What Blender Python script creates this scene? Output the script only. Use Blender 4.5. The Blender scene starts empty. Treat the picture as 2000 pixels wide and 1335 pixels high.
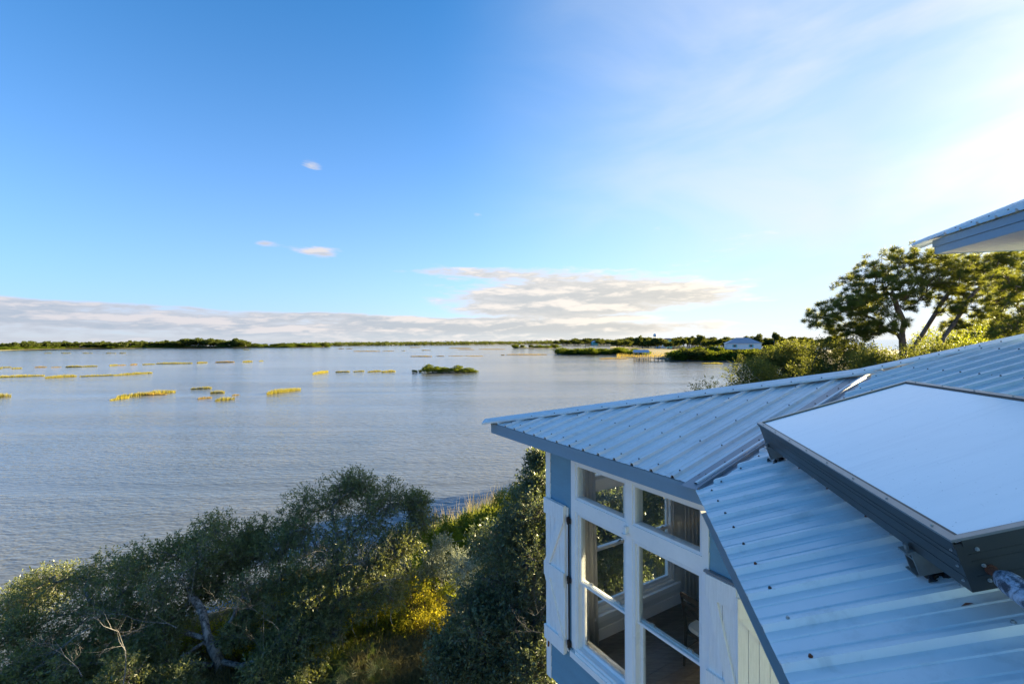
import bpy, math, random
import numpy as np
from mathutils import Vector, Matrix

S = bpy.context.scene
COL = S.collection
rng = np.random.default_rng(7)
random.seed(7)

# ------------------------------------------------------------------ camera
H = 9.0                                   # eye height above the water
F_PX = 891.88                             # focal length in pixels of the 2000 px wide photograph
PITCH, ROLL = -0.00143, -0.00463
cp, sp, cr, sr = math.cos(PITCH), math.sin(PITCH), math.cos(ROLL), math.sin(ROLL)
RC = np.array([[cr, 0, sr], [0, 1, 0], [-sr, 0, cr]]) @ np.array([[1, 0, 0], [0, cp, sp], [0, -sp, cp]])
cam_d = bpy.data.cameras.new('camera')
cam_d.sensor_width = 36.0
cam_d.lens = F_PX / 2000 * 36
cam_d.clip_start = 0.05
cam_d.clip_end = 60000
cam = bpy.data.objects.new('camera', cam_d)
COL.objects.link(cam)
right, fwd, up = RC[0], RC[1], RC[2]
cam.matrix_world = Matrix(((right[0], up[0], -fwd[0], 0), (right[1], up[1], -fwd[1], 0), (right[2], up[2], -fwd[2], H), (0, 0, 0, 1)))
S.camera = cam

# ------------------------------------------------------------------ sun, sky, exposure
SUN_AZ, SUN_EL = math.radians(62), math.radians(12.2)
SKY_STRENGTH = 0.08
sun_d = bpy.data.lights.new('sun', 'SUN')
sun_d.energy = 5.0
sun_d.angle = math.radians(0.5)
sun_d.color = (1.0, 0.80, 0.46)
sun = bpy.data.objects.new('sun', sun_d)
COL.objects.link(sun)
sdir = Vector((math.sin(SUN_AZ) * math.cos(SUN_EL), math.cos(SUN_AZ) * math.cos(SUN_EL), math.sin(SUN_EL)))
sun.rotation_euler = sdir.to_track_quat('Z', 'Y').to_euler()

S.view_settings.view_transform = 'Standard'
S.view_settings.look = 'None'
S.view_settings.gamma = 1
S.view_settings.use_curve_mapping = False
S.view_settings.exposure = 2.82
S.view_settings.use_white_balance = True      # the photograph is balanced towards the cool side
S.view_settings.white_balance_temperature = 6450

W = bpy.data.worlds.new('World')
S.world = W
W.use_nodes = True


class NT:
    """small helper around a node tree"""
    def __init__(s, nt):
        s.nt, s.n, s.l = nt, nt.nodes, nt.links
    def node(s, t, **kw):
        n = s.n.new(t)
        for k, v in kw.items():
            if k == 'inp':
                for kk, vv in v.items():
                    s.put(n.inputs[kk], vv)
            else:
                setattr(n, k, v)
        return n
    def put(s, sock, v):
        if isinstance(v, bpy.types.NodeSocket):
            s.l.new(v, sock)
        else:
            if isinstance(v, tuple) and len(v) == 3 and sock.type == 'RGBA':
                v = (*v, 1)
            sock.default_value = v
    def m(s, op, a, b=None, c=None, clamp=False):
        n = s.n.new('ShaderNodeMath'); n.operation = op; n.use_clamp = clamp
        s.put(n.inputs[0], a)
        if b is not None: s.put(n.inputs[1], b)
        if c is not None: s.put(n.inputs[2], c)
        return n.outputs[0]
    def mix(s, f, a, b, typ='MIX'):
        n = s.n.new('ShaderNodeMix'); n.data_type = 'RGBA'; n.blend_type = typ
        s.put(n.inputs[0], f); s.put(n.inputs[6], a); s.put(n.inputs[7], b)
        return n.outputs[2]
    def noise(s, vec, scale, detail=3, rough=.5, dist=0, w=None):
        n = s.n.new('ShaderNodeTexNoise')
        if vec is not None: s.put(n.inputs['Vector'], vec)
        n.inputs['Scale'].default_value = scale; n.inputs['Detail'].default_value = detail
        n.inputs['Roughness'].default_value = rough; n.inputs['Distortion'].default_value = dist
        return n.outputs['Fac']
    def map(s, v, a, b, c=0, d=1, smooth=True):
        n = s.n.new('ShaderNodeMapRange'); n.interpolation_type = 'SMOOTHSTEP' if smooth else 'LINEAR'
        s.put(n.inputs[0], v)
        for i, x in enumerate((a, b, c, d)): s.put(n.inputs[i + 1], x)
        return n.outputs[0]
    def comb(s, x, y, z):
        n = s.n.new('ShaderNodeCombineXYZ')
        for i, v in enumerate((x, y, z)): s.put(n.inputs[i], v)
        return n.outputs[0]


def build_world():
    w = NT(W.node_tree)
    bg = w.n['Background']
    bg.inputs['Strength'].default_value = SKY_STRENGTH
    sky = w.node('ShaderNodeTexSky', sky_type='NISHITA', sun_disc=False, sun_elevation=SUN_EL, sun_rotation=SUN_AZ,
                 air_density=0.5, dust_density=0.04, ozone_density=3.0, altitude=2500)
    hsv = w.node('ShaderNodeHueSaturation', inp={'Hue': .489, 'Saturation': 1.35, 'Value': 1.0, 'Color': sky.outputs[0]})
    col = hsv.outputs[0]
    tc = w.node('ShaderNodeTexCoord')
    sep = w.node('ShaderNodeSeparateXYZ', inp={0: tc.outputs['Generated']})
    x, y, z = sep.outputs
    az = w.m('MULTIPLY', w.m('ARCTAN2', x, y), 180 / math.pi)
    el = w.m('MULTIPLY', w.m('ARCSINE', z), 180 / math.pi)

    def bump(v, c, wd):
        d = w.m('DIVIDE', w.m('SUBTRACT', v, c), wd)
        return w.m('POWER', 2.718, w.m('MULTIPLY', w.m('MULTIPLY', d, d), -1.0))
    # a low bank all round the horizon and a nearer raft of stratocumulus
    wob = w.m('MULTIPLY', w.m('SUBTRACT', w.noise(w.comb(w.m('MULTIPLY', az, .05), 0.0, 3.3), 1.0, 3), .5), 2.6)
    top = w.m('ADD', w.map(az, -48, 6, 4.4, 2.2, False), wob)
    bank = w.map(el, w.m('SUBTRACT', top, .5), w.m('ADD', top, .45), 1, 0)
    bank = w.m('MULTIPLY', bank, w.map(az, 4, 24, 1, .5))
    lean = w.m('SUBTRACT', el, w.m('MULTIPLY', w.m('SUBTRACT', az, 6.0), .02))
    raft = w.m('MULTIPLY', bump(az, 9.0, 21.0), bump(lean, 5.0, 3.7))
    raft2 = w.m('MULTIPLY', bump(az, -9.0, 12.0), bump(el, 8.6, 1.1))
    wisps = w.m('MULTIPLY', bump(az, 24.0, 12.0), bump(el, 12.5, 3.2))
    tiny = w.m('ADD', w.m('MULTIPLY', bump(az, -23.5, 1.7), bump(el, 19.6, 1.2)), w.m('MULTIPLY', bump(az, -4.3, 1.3), bump(el, 15.6, .7)))
    tiny2 = w.m('ADD', w.m('MULTIPLY', bump(az, -23.0, 3.4), bump(el, 10.4, 1.0)), w.m('MULTIPLY', bump(az, -28.5, 1.8), bump(el, 10.8, .6)))
    mask = w.m('ADD', w.m('MULTIPLY', bank, .50), w.m('MULTIPLY', raft, .66))
    mask = w.m('ADD', mask, w.m('MULTIPLY', raft2, .34))
    mask = w.m('ADD', mask, w.m('ADD', w.m('MULTIPLY', wisps, .22), w.m('ADD', w.m('MULTIPLY', tiny, .29), w.m('MULTIPLY', tiny2, .42))))

    def dens(da, de):
        a = w.m('ADD', az, da); e = w.m('ADD', el, de)
        v1 = w.comb(w.m('MULTIPLY', a, .075), w.m('MULTIPLY', e, .52), 1.7)
        n1 = w.noise(v1, 1.0, 7, .52, .35)
        v2 = w.comb(w.m('MULTIPLY', a, .36), w.m('MULTIPLY', e, 1.7), 5.1)
        n2 = w.noise(v2, 1.0, 6, .6, .3)
        n = w.m('ADD', w.m('MULTIPLY', n1, .64), w.m('MULTIPLY', n2, .36))
        return w.m('ADD', w.m('SUBTRACT', n, .80), mask)
    d0 = dens(0.0, 0.0)
    d1 = dens(1.6, 0.75)
    cover = w.map(d0, -.03, .19, 0, 1)
    lit = w.map(w.m('SUBTRACT', d0, d1), -.05, .12, 0, 1)
    thin = w.map(d0, .0, .30, 1, 0)
    lit = w.m('MAXIMUM', w.m('MULTIPLY', lit, .85), w.m('MULTIPLY', thin, .75))
    towards = w.map(az, -45, 40, 0, 1)
    dark = w.mix(towards, (.80, .94, 1.14), (1.35, 1.28, 1.13))
    bright = w.mix(towards, (1.5, 1.4, 1.42), (2.25, 2.0, 1.65))
    ccol = w.mix(lit, dark, bright)
    # the low bank dissolves into the horizon air
    fade = w.m('MULTIPLY', cover, w.map(el, .0, 1.6, .55, .95))
    # thin bright haze that whitens the whole horizon
    veil = w.m('MULTIPLY', w.m('POWER', 2.718, w.m('DIVIDE', w.m('MAXIMUM', el, 0.0), -15.0)), 1.0)
    col = w.mix(veil, col, w.mix(towards, (1.10, 1.16, 1.26), (1.85, 1.80, 1.66)))
    # high thin cloud spreading from the sun's side
    cn = w.noise(w.comb(w.m('MULTIPLY', az, .035), w.m('MULTIPLY', el, .10), 8.0), 1.0, 5, .55, .6)
    dt = w.node('ShaderNodeVectorMath', operation='DOT_PRODUCT', inp={0: tc.outputs['Generated'], 1: tuple(sdir)})
    ca = dt.outputs['Value']
    cirrus = w.m('MULTIPLY', w.map(ca, .36, 1.0), w.map(cn, .25, .75, .45, .90))
    col = w.mix(cirrus, col, w.mix(w.map(ca, .90, 1.0), (1.6, 1.66, 1.7), (2.6, 2.5, 2.3)))
    out = w.mix(fade, col, ccol)
    w.l.new(out, bg.inputs[0])


build_world()


# ------------------------------------------------------------------ object helpers
def tag(o, label=None, cat=None, group=None, kind=None):
    if label: o['label'] = label
    if cat: o['category'] = cat
    if group: o['group'] = group
    if kind: o['kind'] = kind
    return o


def empty(name, loc, label=None, cat=None, group=None, rz=0):
    o = bpy.data.objects.new(name, None)
    o.empty_display_size = .2
    o.location = loc
    o.rotation_euler.z = rz
    COL.objects.link(o)
    return tag(o, label, cat, group)


def link(name, me, parent=None):
    """link a mesh given in WORLD coordinates under a parent that sits un-rotated somewhere"""
    o = bpy.data.objects.new(name, me)
    COL.objects.link(o)
    if parent is not None:
        o.parent = parent
        o.matrix_parent_inverse = Matrix.Translation(-world_loc(parent))
    return o


def world_loc(o):
    v = Vector((0, 0, 0))
    while o is not None:
        v = v + o.location + (o.matrix_parent_inverse.translation if o.parent else Vector((0, 0, 0)))
        o = o.parent
    return v


def mesh_np(name, V, F, mats, tint=None, smooth=False, midx=None):
    V = np.asarray(V, np.float32).reshape(-1, 3)
    F = np.asarray(F, np.int32)
    me = bpy.data.meshes.new(name)
    nf, k = F.shape
    me.vertices.add(len(V)); me.vertices.foreach_set('co', V.ravel())
    me.loops.add(nf * k); me.loops.foreach_set('vertex_index', F.ravel())
    me.polygons.add(nf); me.polygons.foreach_set('loop_start', np.arange(0, nf * k, k, dtype=np.int32))
    me.polygons.foreach_set('use_smooth', np.full(nf, smooth))
    for m in (mats if isinstance(mats, (list, tuple)) else [mats]): me.materials.append(m)
    if midx is not None: me.polygons.foreach_set('material_index', np.asarray(midx, np.int32))
    if tint is not None:
        a = me.attributes.new('tint', 'FLOAT', 'FACE'); a.data.foreach_set('value', np.asarray(tint, np.float32))
    me.update(calc_edges=True)
    return me


class MB:
    """collects faces of boxes, prisms and tubes into one mesh"""
    def __init__(s): s.v, s.f, s.mi = [], [], []
    def face(s, pts, mi=0):
        b = len(s.v); s.v += [tuple(p) for p in pts]; s.f.append(list(range(b, b + len(pts)))); s.mi.append(mi)
    def hexa(s, p, mi=0):
        b = len(s.v); s.v += [tuple(q) for q in p]
        for q in ((0, 3, 2, 1), (4, 5, 6, 7), (0, 1, 5, 4), (1, 2, 6, 5), (2, 3, 7, 6), (3, 0, 4, 7)):
            s.f.append([b + i for i in q]); s.mi.append(mi)
    def box(s, fr, x0, x1, y0, y1, z0, z1, mi=0):
        s.hexa([fr(x, y, z) for z in (z0, z1) for x, y in ((x0, y0), (x1, y0), (x1, y1), (x0, y1))], mi)
    def prism(s, bot, top, mi=0):
        b = len(s.v); n = len(bot); s.v += [tuple(q) for q in list(bot) + list(top)]
        s.f.append([b + i for i in range(n)][::-1]); s.f.append([b + n + i for i in range(n)]); s.mi += [mi, mi]
        for i in range(n):
            j = (i + 1) % n; s.f.append([b + i, b + j, b + n + j, b + n + i]); s.mi.append(mi)
    def tube(s, pts, rad, n=8, mi=0, cap=True):
        pts = [Vector(p) for p in pts]
        if not hasattr(rad, '__len__'): rad = [rad] * len(pts)
        b = len(s.v); t0 = (pts[1] - pts[0]).normalized()
        a = t0.orthogonal().normalized()
        for i, p in enumerate(pts):
            t = (pts[min(i + 1, len(pts) - 1)] - pts[max(i - 1, 0)]).normalized()
            a = (a - t * a.dot(t)).normalized(); c = t.cross(a)
            for k in range(n):
                q = 2 * math.pi * k / n
                s.v.append(tuple(p + (a * math.cos(q) + c * math.sin(q)) * rad[i]))
        for i in range(len(pts) - 1):
            for k in range(n):
                j = (k + 1) % n
                s.f.append([b + i * n + k, b + i * n + j, b + (i + 1) * n + j, b + (i + 1) * n + k]); s.mi.append(mi)
        if cap:
            s.f.append([b + k for k in range(n)][::-1]); s.f.append([b + (len(pts) - 1) * n + k for k in range(n)]); s.mi += [mi, mi]
    def mesh(s, name, mats, smooth=False, bevel=0):
        me = bpy.data.meshes.new(name)
        me.from_pydata(s.v, [], s.f)
        for m in (mats if isinstance(mats, (list, tuple)) else [mats]): me.materials.append(m)
        me.polygons.foreach_set('material_index', s.mi)
        if smooth: me.polygons.foreach_set('use_smooth', [True] * len(s.f))
        me.update()
        return me
    def build(s, name, mats, parent=None, smooth=False):
        return link(name, s.mesh(name, mats, smooth), parent)


def G(px, py, z=0.0):
    """point of the plane at height z seen at a pixel of the 2000 px photograph"""
    r = RC.T @ np.array([(px - 1000) / F_PX, 1.0, -(py - 667.5) / F_PX])
    k = (z - H) / r[2]
    return np.array([r[0] * k, r[1] * k, z])


def AT(px, py, Y):
    """point at depth Y seen at a pixel of the 2000 px photograph"""
    r = RC.T @ np.array([(px - 1000) / F_PX, 1.0, -(py - 667.5) / F_PX])
    return r * (Y / r[1]) + np.array([0, 0, H])


# ------------------------------------------------------------------ materials
def mat(name):
    m = bpy.data.materials.new(name); m.use_nodes = True
    t = NT(m.node_tree); return m, t, t.n['Principled BSDF']


def plain(name, col, rough=.6, var=.12, scale=6, metal=0.0, bump=0, bscale=60, spec=.5, stretch=(1, 1, 1)):
    m, t, p = mat(name)
    tc = t.node('ShaderNodeTexCoord')
    mp = t.node('ShaderNodeMapping', inp={0: tc.outputs['Object'], 'Scale': stretch})
    n1 = t.noise(mp.outputs[0], scale, 5, .6)
    n2 = t.noise(mp.outputs[0], scale * 7, 3, .6)
    f = t.m('ADD', t.m('MULTIPLY', n1, .65), t.m('MULTIPLY', n2, .35))
    k = t.map(f, .3, .7, 1 - var, 1 + var, False)
    c = t.node('ShaderNodeVectorMath', operation='SCALE', inp={0: tuple(col), 'Scale': k})
    t.l.new(c.outputs[0], p.inputs['Base Color'])
    p.inputs['Metallic'].default_value = metal
    p.inputs['Specular IOR Level'].default_value = spec
    t.l.new(t.map(n1, .3, .7, rough * .85, min(1, rough * 1.15), False), p.inputs['Roughness'])
    if bump:
        b = t.node('ShaderNodeBump', inp={'Strength': bump, 'Distance': .01, 'Height': t.noise(mp.outputs[0], bscale, 4, .6)})
        t.l.new(b.outputs[0], p.inputs['Normal'])
    return m


M = {}
M['roof'] = plain('roof_metal', (.66, .67, .67), .36, .12, 1.6, metal=.25, bump=.05, bscale=9)
def roof_metal():
    """weathered coated steel: cloudy sheen, dust film and faint runs"""
    m, t, p = mat('roof_metal')
    tc = t.node('ShaderNodeTexCoord'); ob = tc.outputs['Object']
    n1 = t.noise(ob, 1.1, 6, .6, .5); n2 = t.noise(ob, 7, 5, .65, .3); n3 = t.noise(ob, 70, 3, .6)
    c = t.mix(t.map(n1, .35, .68), (.70, .71, .71), (.79, .79, .785))
    c = t.mix(t.map(n2, .52, .74, 0, .5), c, (.50, .51, .50))
    c = t.mix(t.map(n3, .66, .78, 0, .35), c, (.38, .37, .35))
    t.l.new(c, p.inputs['Base Color']); p.inputs['Metallic'].default_value = .12
    t.l.new(t.map(t.m('ADD', t.m('MULTIPLY', n1, .6), t.m('MULTIPLY', n2, .4)), .3, .7, .26, .50, False), p.inputs['Roughness'])
    b = t.node('ShaderNodeBump', inp={'Strength': .10, 'Distance': .01, 'Height': t.noise(ob, 5, 3, .5)}); t.l.new(b.outputs[0], p.inputs['Normal'])
    return m


M['roof'] = roof_metal()
M['flash'] = plain('flashing_metal', (.26, .28, .31), .36, .12, 3, metal=.4)
M['fascia'] = plain('fascia_paint', (.19, .29, .37), .5, .07, 3)
M['siding'] = plain('siding_paint', (.15, .30, .40), .55, .10, 2.5, bump=.15, bscale=40, stretch=(1, 1, 4))
M['white'] = plain('white_paint', (.86, .855, .84), .45, .05, 4, bump=.04, bscale=30)
M['shutter'] = plain('shutter_paint', (.85, .845, .83), .55, .10, 9, bump=.35, bscale=30, stretch=(6, 6, .5))
M['vinyl'] = plain('white_vinyl', (.80, .81, .81), .3, .03, 3)
M['black'] = plain('black_iron', (.018, .018, .02), .5, .3, 10, metal=.3)
M['screw'] = plain('screw_brown', (.07, .05, .042), .5, .5, 30)
M['screwgrey'] = plain('screw_grey', (.42, .43, .42), .4, .3, 30, metal=.6)
M['rust'] = plain('screw_rust', (.15, .045, .02), .7, .4, 30)
M['wall'] = plain('interior_paint', (.74, .74, .72), .8, .04, 2)
M['ceil'] = plain('ceiling_paint', (.82, .82, .80), .8, .03, 2)
M['curtain'] = plain('curtain_cloth', (.50, .49, .47), .9, .08, 8)
M['frame'] = plain('collector_frame', (.048, .048, .042), .42, .18, 1.2, metal=.3, bump=.05, bscale=200)
M['trim'] = plain('collector_trim', (.30, .29, .27), .35, .2, 3, metal=.7)
M['chair'] = plain('dark_wood', (.028, .017, .012), .4, .3, 6)
M['cream'] = plain('cream_cushion', (.55, .53, .47), .9, .06, 6)
M['soffit'] = plain('soffit_paint', (.47, .46, .44), .6, .06, 3)
M['pile'] = plain('weathered_timber', (.16, .13, .105), .85, .25, 4)
M['chrome'] = plain('lock_metal', (.62, .62, .60), .3, .1, 10, metal=.8)
M['hwhite'] = plain('far_house_white', (.74, .75, .75), .6, .04, 1)
M['hroof'] = plain('far_roof_grey', (.30, .34, .40), .45, .08, .6, metal=.3)
M['broof'] = plain('boathouse_roof', (.36, .43, .52), .35, .06, .6, metal=.4)
M['teal'] = plain('teal_paint', (.10, .42, .42), .6, .08, .6)
M['redroof'] = plain('red_roof', (.30, .16, .12), .6, .1, .6)
M['dkwin'] = plain('far_window_glass', (.05, .07, .08), .15, .2, .6)
M['steel'] = plain('tower_steel', (.62, .64, .66), .5, .05, .4)


def wood_floor():
    m, t, p = mat('floor_wood')
    tc = t.node('ShaderNodeTexCoord')
    oi = t.node('ShaderNodeObjectInfo')
    mp = t.node('ShaderNodeMapping', inp={0: tc.outputs['Object'], 'Rotation': (0, 0, math.atan2(.526, .8505)), 'Scale': (1, 9, 1)})
    g = t.noise(mp.outputs[0], 3.5, 6, .65, .6)
    c = t.mix(t.map(g, .3, .7), (.07, .056, .048), (.165, .138, .122))
    c2 = t.mix(t.m('MULTIPLY', oi.outputs['Random'], .55), c, (.05, .036, .028))
    t.l.new(c2, p.inputs['Base Color'])
    p.inputs['Roughness'].default_value = .38
    return m


M['floor'] = wood_floor()


def glass():
    m, t, p = mat('window_glass')
    t.n.remove(p)
    out = t.n['Material Output']
    tr = t.node('ShaderNodeBsdfTransparent', inp={0: (.965, .985, .98)})
    gl = t.node('ShaderNodeBsdfGlossy', inp={0: (1, 1, 1), 'Roughness': .01})
    g = t.node('ShaderNodeNewGeometry')
    d = t.node('ShaderNodeVectorMath', operation='DOT_PRODUCT', inp={0: g.outputs['Normal'], 1: g.outputs['Incoming']})
    c = t.m('SUBTRACT', 1.0, t.m('ABSOLUTE', d.outputs['Value']), clamp=True)
    f = t.m('ADD', t.m('MULTIPLY', t.m('POWER', c, 5.0), .92), .045, clamp=True)     # Schlick, both faces alike
    mx = t.node('ShaderNodeMixShader', inp={0: f, 1: tr.outputs[0], 2: gl.outputs[0]})
    t.l.new(mx.outputs[0], out.inputs[0])
    return m


M['glass'] = glass()


def collector_glass():
    """half matt prismatic solar glass, some dust; pale base stands in for reflected sky"""
    m, t, p = mat('collector_glass')
    tc = t.node('ShaderNodeTexCoord')
    n = t.noise(tc.outputs['Object'], 1.7, 5, .55, .5)
    mp = t.node('ShaderNodeMapping', inp={0: tc.outputs['Object'], 'Scale': (.8, 3.0, 1)})
    n2 = t.noise(mp.outputs[0], 1.4, 4, .6, .8)
    sp = t.noise(tc.outputs['Object'], 90, 2, .5)
    d = t.m('ADD', t.m('MULTIPLY', n, .5), t.m('MULTIPLY', n2, .5))
    c = t.mix(t.map(d, .30, .62), (.88, .90, .90), (.96, .96, .95))
    vo = t.node('ShaderNodeTexVoronoi', inp={'Vector': tc.outputs['Object'], 'Scale': 9.0})
    ring = t.map(vo.outputs['Distance'], .04, .10, 1, 0)
    c = t.mix(t.m('MULTIPLY', t.m('MULTIPLY', ring, t.map(n, .52, .66)), .35), c, (.66, .68, .68))
    runs = t.node('ShaderNodeMapping', inp={0: tc.outputs['Object'], 'Rotation': (0, 0, .24), 'Scale': (.7, 14.0, 1)})
    c = t.mix(t.map(t.noise(runs.outputs[0], 1.6, 4, .6), .50, .78, 0, .35), c, (.70, .73, .75))
    c = t.mix(t.map(sp, .70, .76), c, (.5, .52, .52))
    t.l.new(c, p.inputs['Base Color'])
    t.l.new(t.map(d, .3, .7, .16, .30, False), p.inputs['Roughness'])
    p.inputs['IOR'].default_value = 1.5
    p.inputs['Coat Weight'].default_value = .4
    p.inputs['Coat Roughness'].default_value = .12
    return m


M['solar'] = collector_glass()


def pipe_wrap():
    m, t, p = mat('pipe_insulation')
    tc = t.node('ShaderNodeTexCoord')
    n = t.noise(tc.outputs['Object'], 14, 6, .7, 1.6)
    n2 = t.noise(tc.outputs['Object'], 45, 4, .7)
    f = t.m('ADD', t.m('MULTIPLY', n, .7), t.m('MULTIPLY', n2, .3))
    c = t.mix(t.map(f, .42, .60), (.03, .04, .06), (.46, .50, .58))
    t.l.new(c, p.inputs['Base Color']); p.inputs['Roughness'].default_value = .55
    b = t.node('ShaderNodeBump', inp={'Strength': .6, 'Distance': .01, 'Height': f}); t.l.new(b.outputs[0], p.inputs['Normal'])
    return m


M['wrap'] = pipe_wrap()


def leaf(name, dark, light, trans, tw=.40, rough=.5, spec=.18):
    m, t, p = mat(name)
    out = t.n['Material Output']
    a = t.node('ShaderNodeAttribute', attribute_name='tint')
    c = t.mix(a.outputs['Fac'], dark, light)
    t.l.new(c, p.inputs['Base Color'])
    p.inputs['Roughness'].default_value = rough
    p.inputs['Specular IOR Level'].default_value = spec
    ct = t.mix(a.outputs['Fac'], tuple(x * .7 for x in trans), trans)
    tl = t.node('ShaderNodeBsdfTranslucent', inp={0: ct})
    mx = t.node('ShaderNodeMixShader', inp={0: tw, 1: p.outputs[0], 2: tl.outputs[0]})
    t.l.new(mx.outputs[0], out.inputs[0])
    return m


M['oak'] = leaf('oak_leaf', (.055, .080, .036), (.19, .22, .10), (.32, .34, .05), .40, .40, .5)
M['darkoak'] = leaf('dark_oak_leaf', (.050, .075, .042), (.17, .21, .11), (.20, .24, .06), .35, .40, .5)
M['myrtle'] = leaf('myrtle_leaf', (.05, .09, .012), (.16, .20, .025), (.36, .40, .03), .45)
M['gold'] = leaf('golden_groundcover', (.12, .13, .014), (.38, .34, .03), (.80, .70, .05), .5, .6, .1)
M['groundsel'] = leaf('groundsel_flower', (.16, .20, .13), (.52, .55, .44), (.35, .38, .22), .3, .8, .1)
M['olive'] = leaf('olive_grass', (.06, .065, .03), (.17, .15, .07), (.25, .22, .06), .35, .7)
M['green'] = leaf('green_grass', (.06, .10, .012), (.22, .25, .025), (.46, .50, .04), .45, .6)
M['marsh'] = leaf('marsh_grass', (.16, .155, .035), (.40, .35, .065), (.48, .42, .06), .45, .8, .05)
M['marshbrown'] = leaf('marsh_grass_brown', (.20, .14, .04), (.42, .30, .08), (.45, .33, .06), .4, .8, .05)
M['reed'] = leaf('reed_straw', (.30, .25, .13), (.52, .44, .26), (.40, .34, .16), .35, .8)
M['palm'] = leaf('palmetto_leaf', (.022, .045, .014), (.06, .095, .03), (.16, .22, .03), .3, .5, .3)
M['pine'] = leaf('pine_needle', (.026, .052, .016), (.10, .145, .035), (.32, .34, .03), .40, .5)
M['oakright'] = leaf('shore_oak_leaf', (.030, .050, .016), (.105, .13, .042), (.26, .28, .035), .35, .6, .1)
M['farleaf'] = leaf('far_tree_leaf', (.026, .044, .014), (.10, .125, .032), (.18, .20, .025), .25, .9, .04)
M['mangrove'] = leaf('mangrove_leaf', (.028, .060, .010), (.11, .15, .018), (.24, .29, .02), .35, .9, .04)
M['moss'] = leaf('spanish_moss', (.14, .15, .11), (.30, .31, .25), (.2, .2, .12), .25, .9, .1)


def bark(name, a, b, sc=9):
    m, t, p = mat(name)
    tc = t.node('ShaderNodeTexCoord')
    mp = t.node('ShaderNodeMapping', inp={0: tc.outputs['Object'], 'Scale': (1, 1, .45)})
    n = t.noise(mp.outputs[0], sc, 6, .7, .8)
    t.l.new(t.mix(t.map(n, .38, .64), a, b), p.inputs['Base Color'])
    p.inputs['Roughness'].default_value = .9
    bp = t.node('ShaderNodeBump', inp={'Strength': .7, 'Distance': .02, 'Height': t.noise(mp.outputs[0], sc * 3, 5, .7)})
    t.l.new(bp.outputs[0], p.inputs['Normal'])
    return m


M['bark'] = bark('oak_bark', (.045, .038, .032), (.26, .25, .235))
M['pinebark'] = bark('pine_bark', (.075, .048, .034), (.21, .15, .11), 5)
M['deadwood'] = bark('dead_wood', (.10, .098, .095), (.26, .255, .25), 14)


def water():
    m, t, p = mat('bay_water')
    geo = t.node('ShaderNodeNewGeometry')
    pos = geo.outputs['Position']

    def wave(rot, sx, sy, sc, det, dist):
        mp = t.node('ShaderNodeMapping', inp={0: pos, 'Rotation': (0, 0, math.radians(rot)), 'Scale': (sx, sy, 1)})
        return t.noise(mp.outputs[0], sc, det, .55, dist)
    w1 = wave(-30, .42, 1.0, 3.6, 2, .15)       # wind ripples, crests lying across the view
    w2 = wave(26, .42, 1.0, 3.1, 2, .15)        # a second train that crosses them
    w3 = wave(-5, .5, 1.0, .9, 3, .3)
    w4 = wave(10, .6, 1.0, 8.0, 2, .2)
    w5 = wave(-3, .35, 1.0, .16, 3, .3)
    patch = t.map(wave(-8, .22, 1.0, .03, 4, .6), .38, .62, .45, 1.0)   # slicks and breezes
    streak = t.map(wave(-7, .10, 1.0, .085, 5, .7), .40, .60, .65, 1.0)
    hgt = t.m('ADD', t.m('ADD', t.m('MULTIPLY', w1, .062), t.m('MULTIPLY', w2, .052)), t.m('ADD', t.m('MULTIPLY', w3, .05), t.m('MULTIPLY', w4, .010)))
    hgt = t.m('MULTIPLY', t.m('ADD', hgt, t.m('MULTIPLY', w5, .11)), t.m('MULTIPLY', patch, streak))
    b = t.node('ShaderNodeBump', inp={'Strength': 1.0, 'Distance': 1.0, 'Height': hgt})
    t.l.new(b.outputs[0], p.inputs['Normal'])
    silt = t.noise(pos, .05, 4, .6, .5)
    c = t.mix(t.map(silt, .35, .65), (.085, .10, .112), (.11, .12, .125))
    t.l.new(c, p.inputs['Base Color'])
    p.inputs['Roughness'].default_value = .09
    p.inputs['IOR'].default_value = 1.333
    return m


M['water'] = water()


def ground():
    m, t, p = mat('bank_soil')
    geo = t.node('ShaderNodeNewGeometry'); pos = geo.outputs['Position']
    n = t.noise(pos, .9, 6, .65, .4); n2 = t.noise(pos, 9, 5, .7)
    c = t.mix(t.map(n, .35, .65), (.075, .062, .040), (.12, .11, .045))
    c = t.mix(t.map(n2, .45, .7, 0, .7), c, (.20, .165, .095))
    t.l.new(c, p.inputs['Base Color']); p.inputs['Roughness'].default_value = .95
    b = t.node('ShaderNodeBump', inp={'Strength': .8, 'Distance': .05, 'Height': n2}); t.l.new(b.outputs[0], p.inputs['Normal'])
    return m


M['soil'] = ground()
M['marshsoil'] = plain('marsh_soil', (.085, .080, .040), .95, .3, .2)


# ------------------------------------------------------------------ the setting: water, bank, far land
me = mesh_np('water', [(-3e4, -3e4, 0), (3e4, -3e4, 0), (3e4, 3e4, 0), (-3e4, 3e4, 0)], [(0, 1, 2, 3)], M['water'])
tag(link('water', me), kind='structure')

SHORE = np.array([(-60, -8), (-30, 5), (-16, 12.2), (-9.5, 16.0), (-4.5, 20.0), (-1.0, 25.0), (4.0, 33.0), (12, 41), (24, 52), (45, 72), (75, 105), (112, 160), (150, 230), (210, 330)], float)


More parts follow.
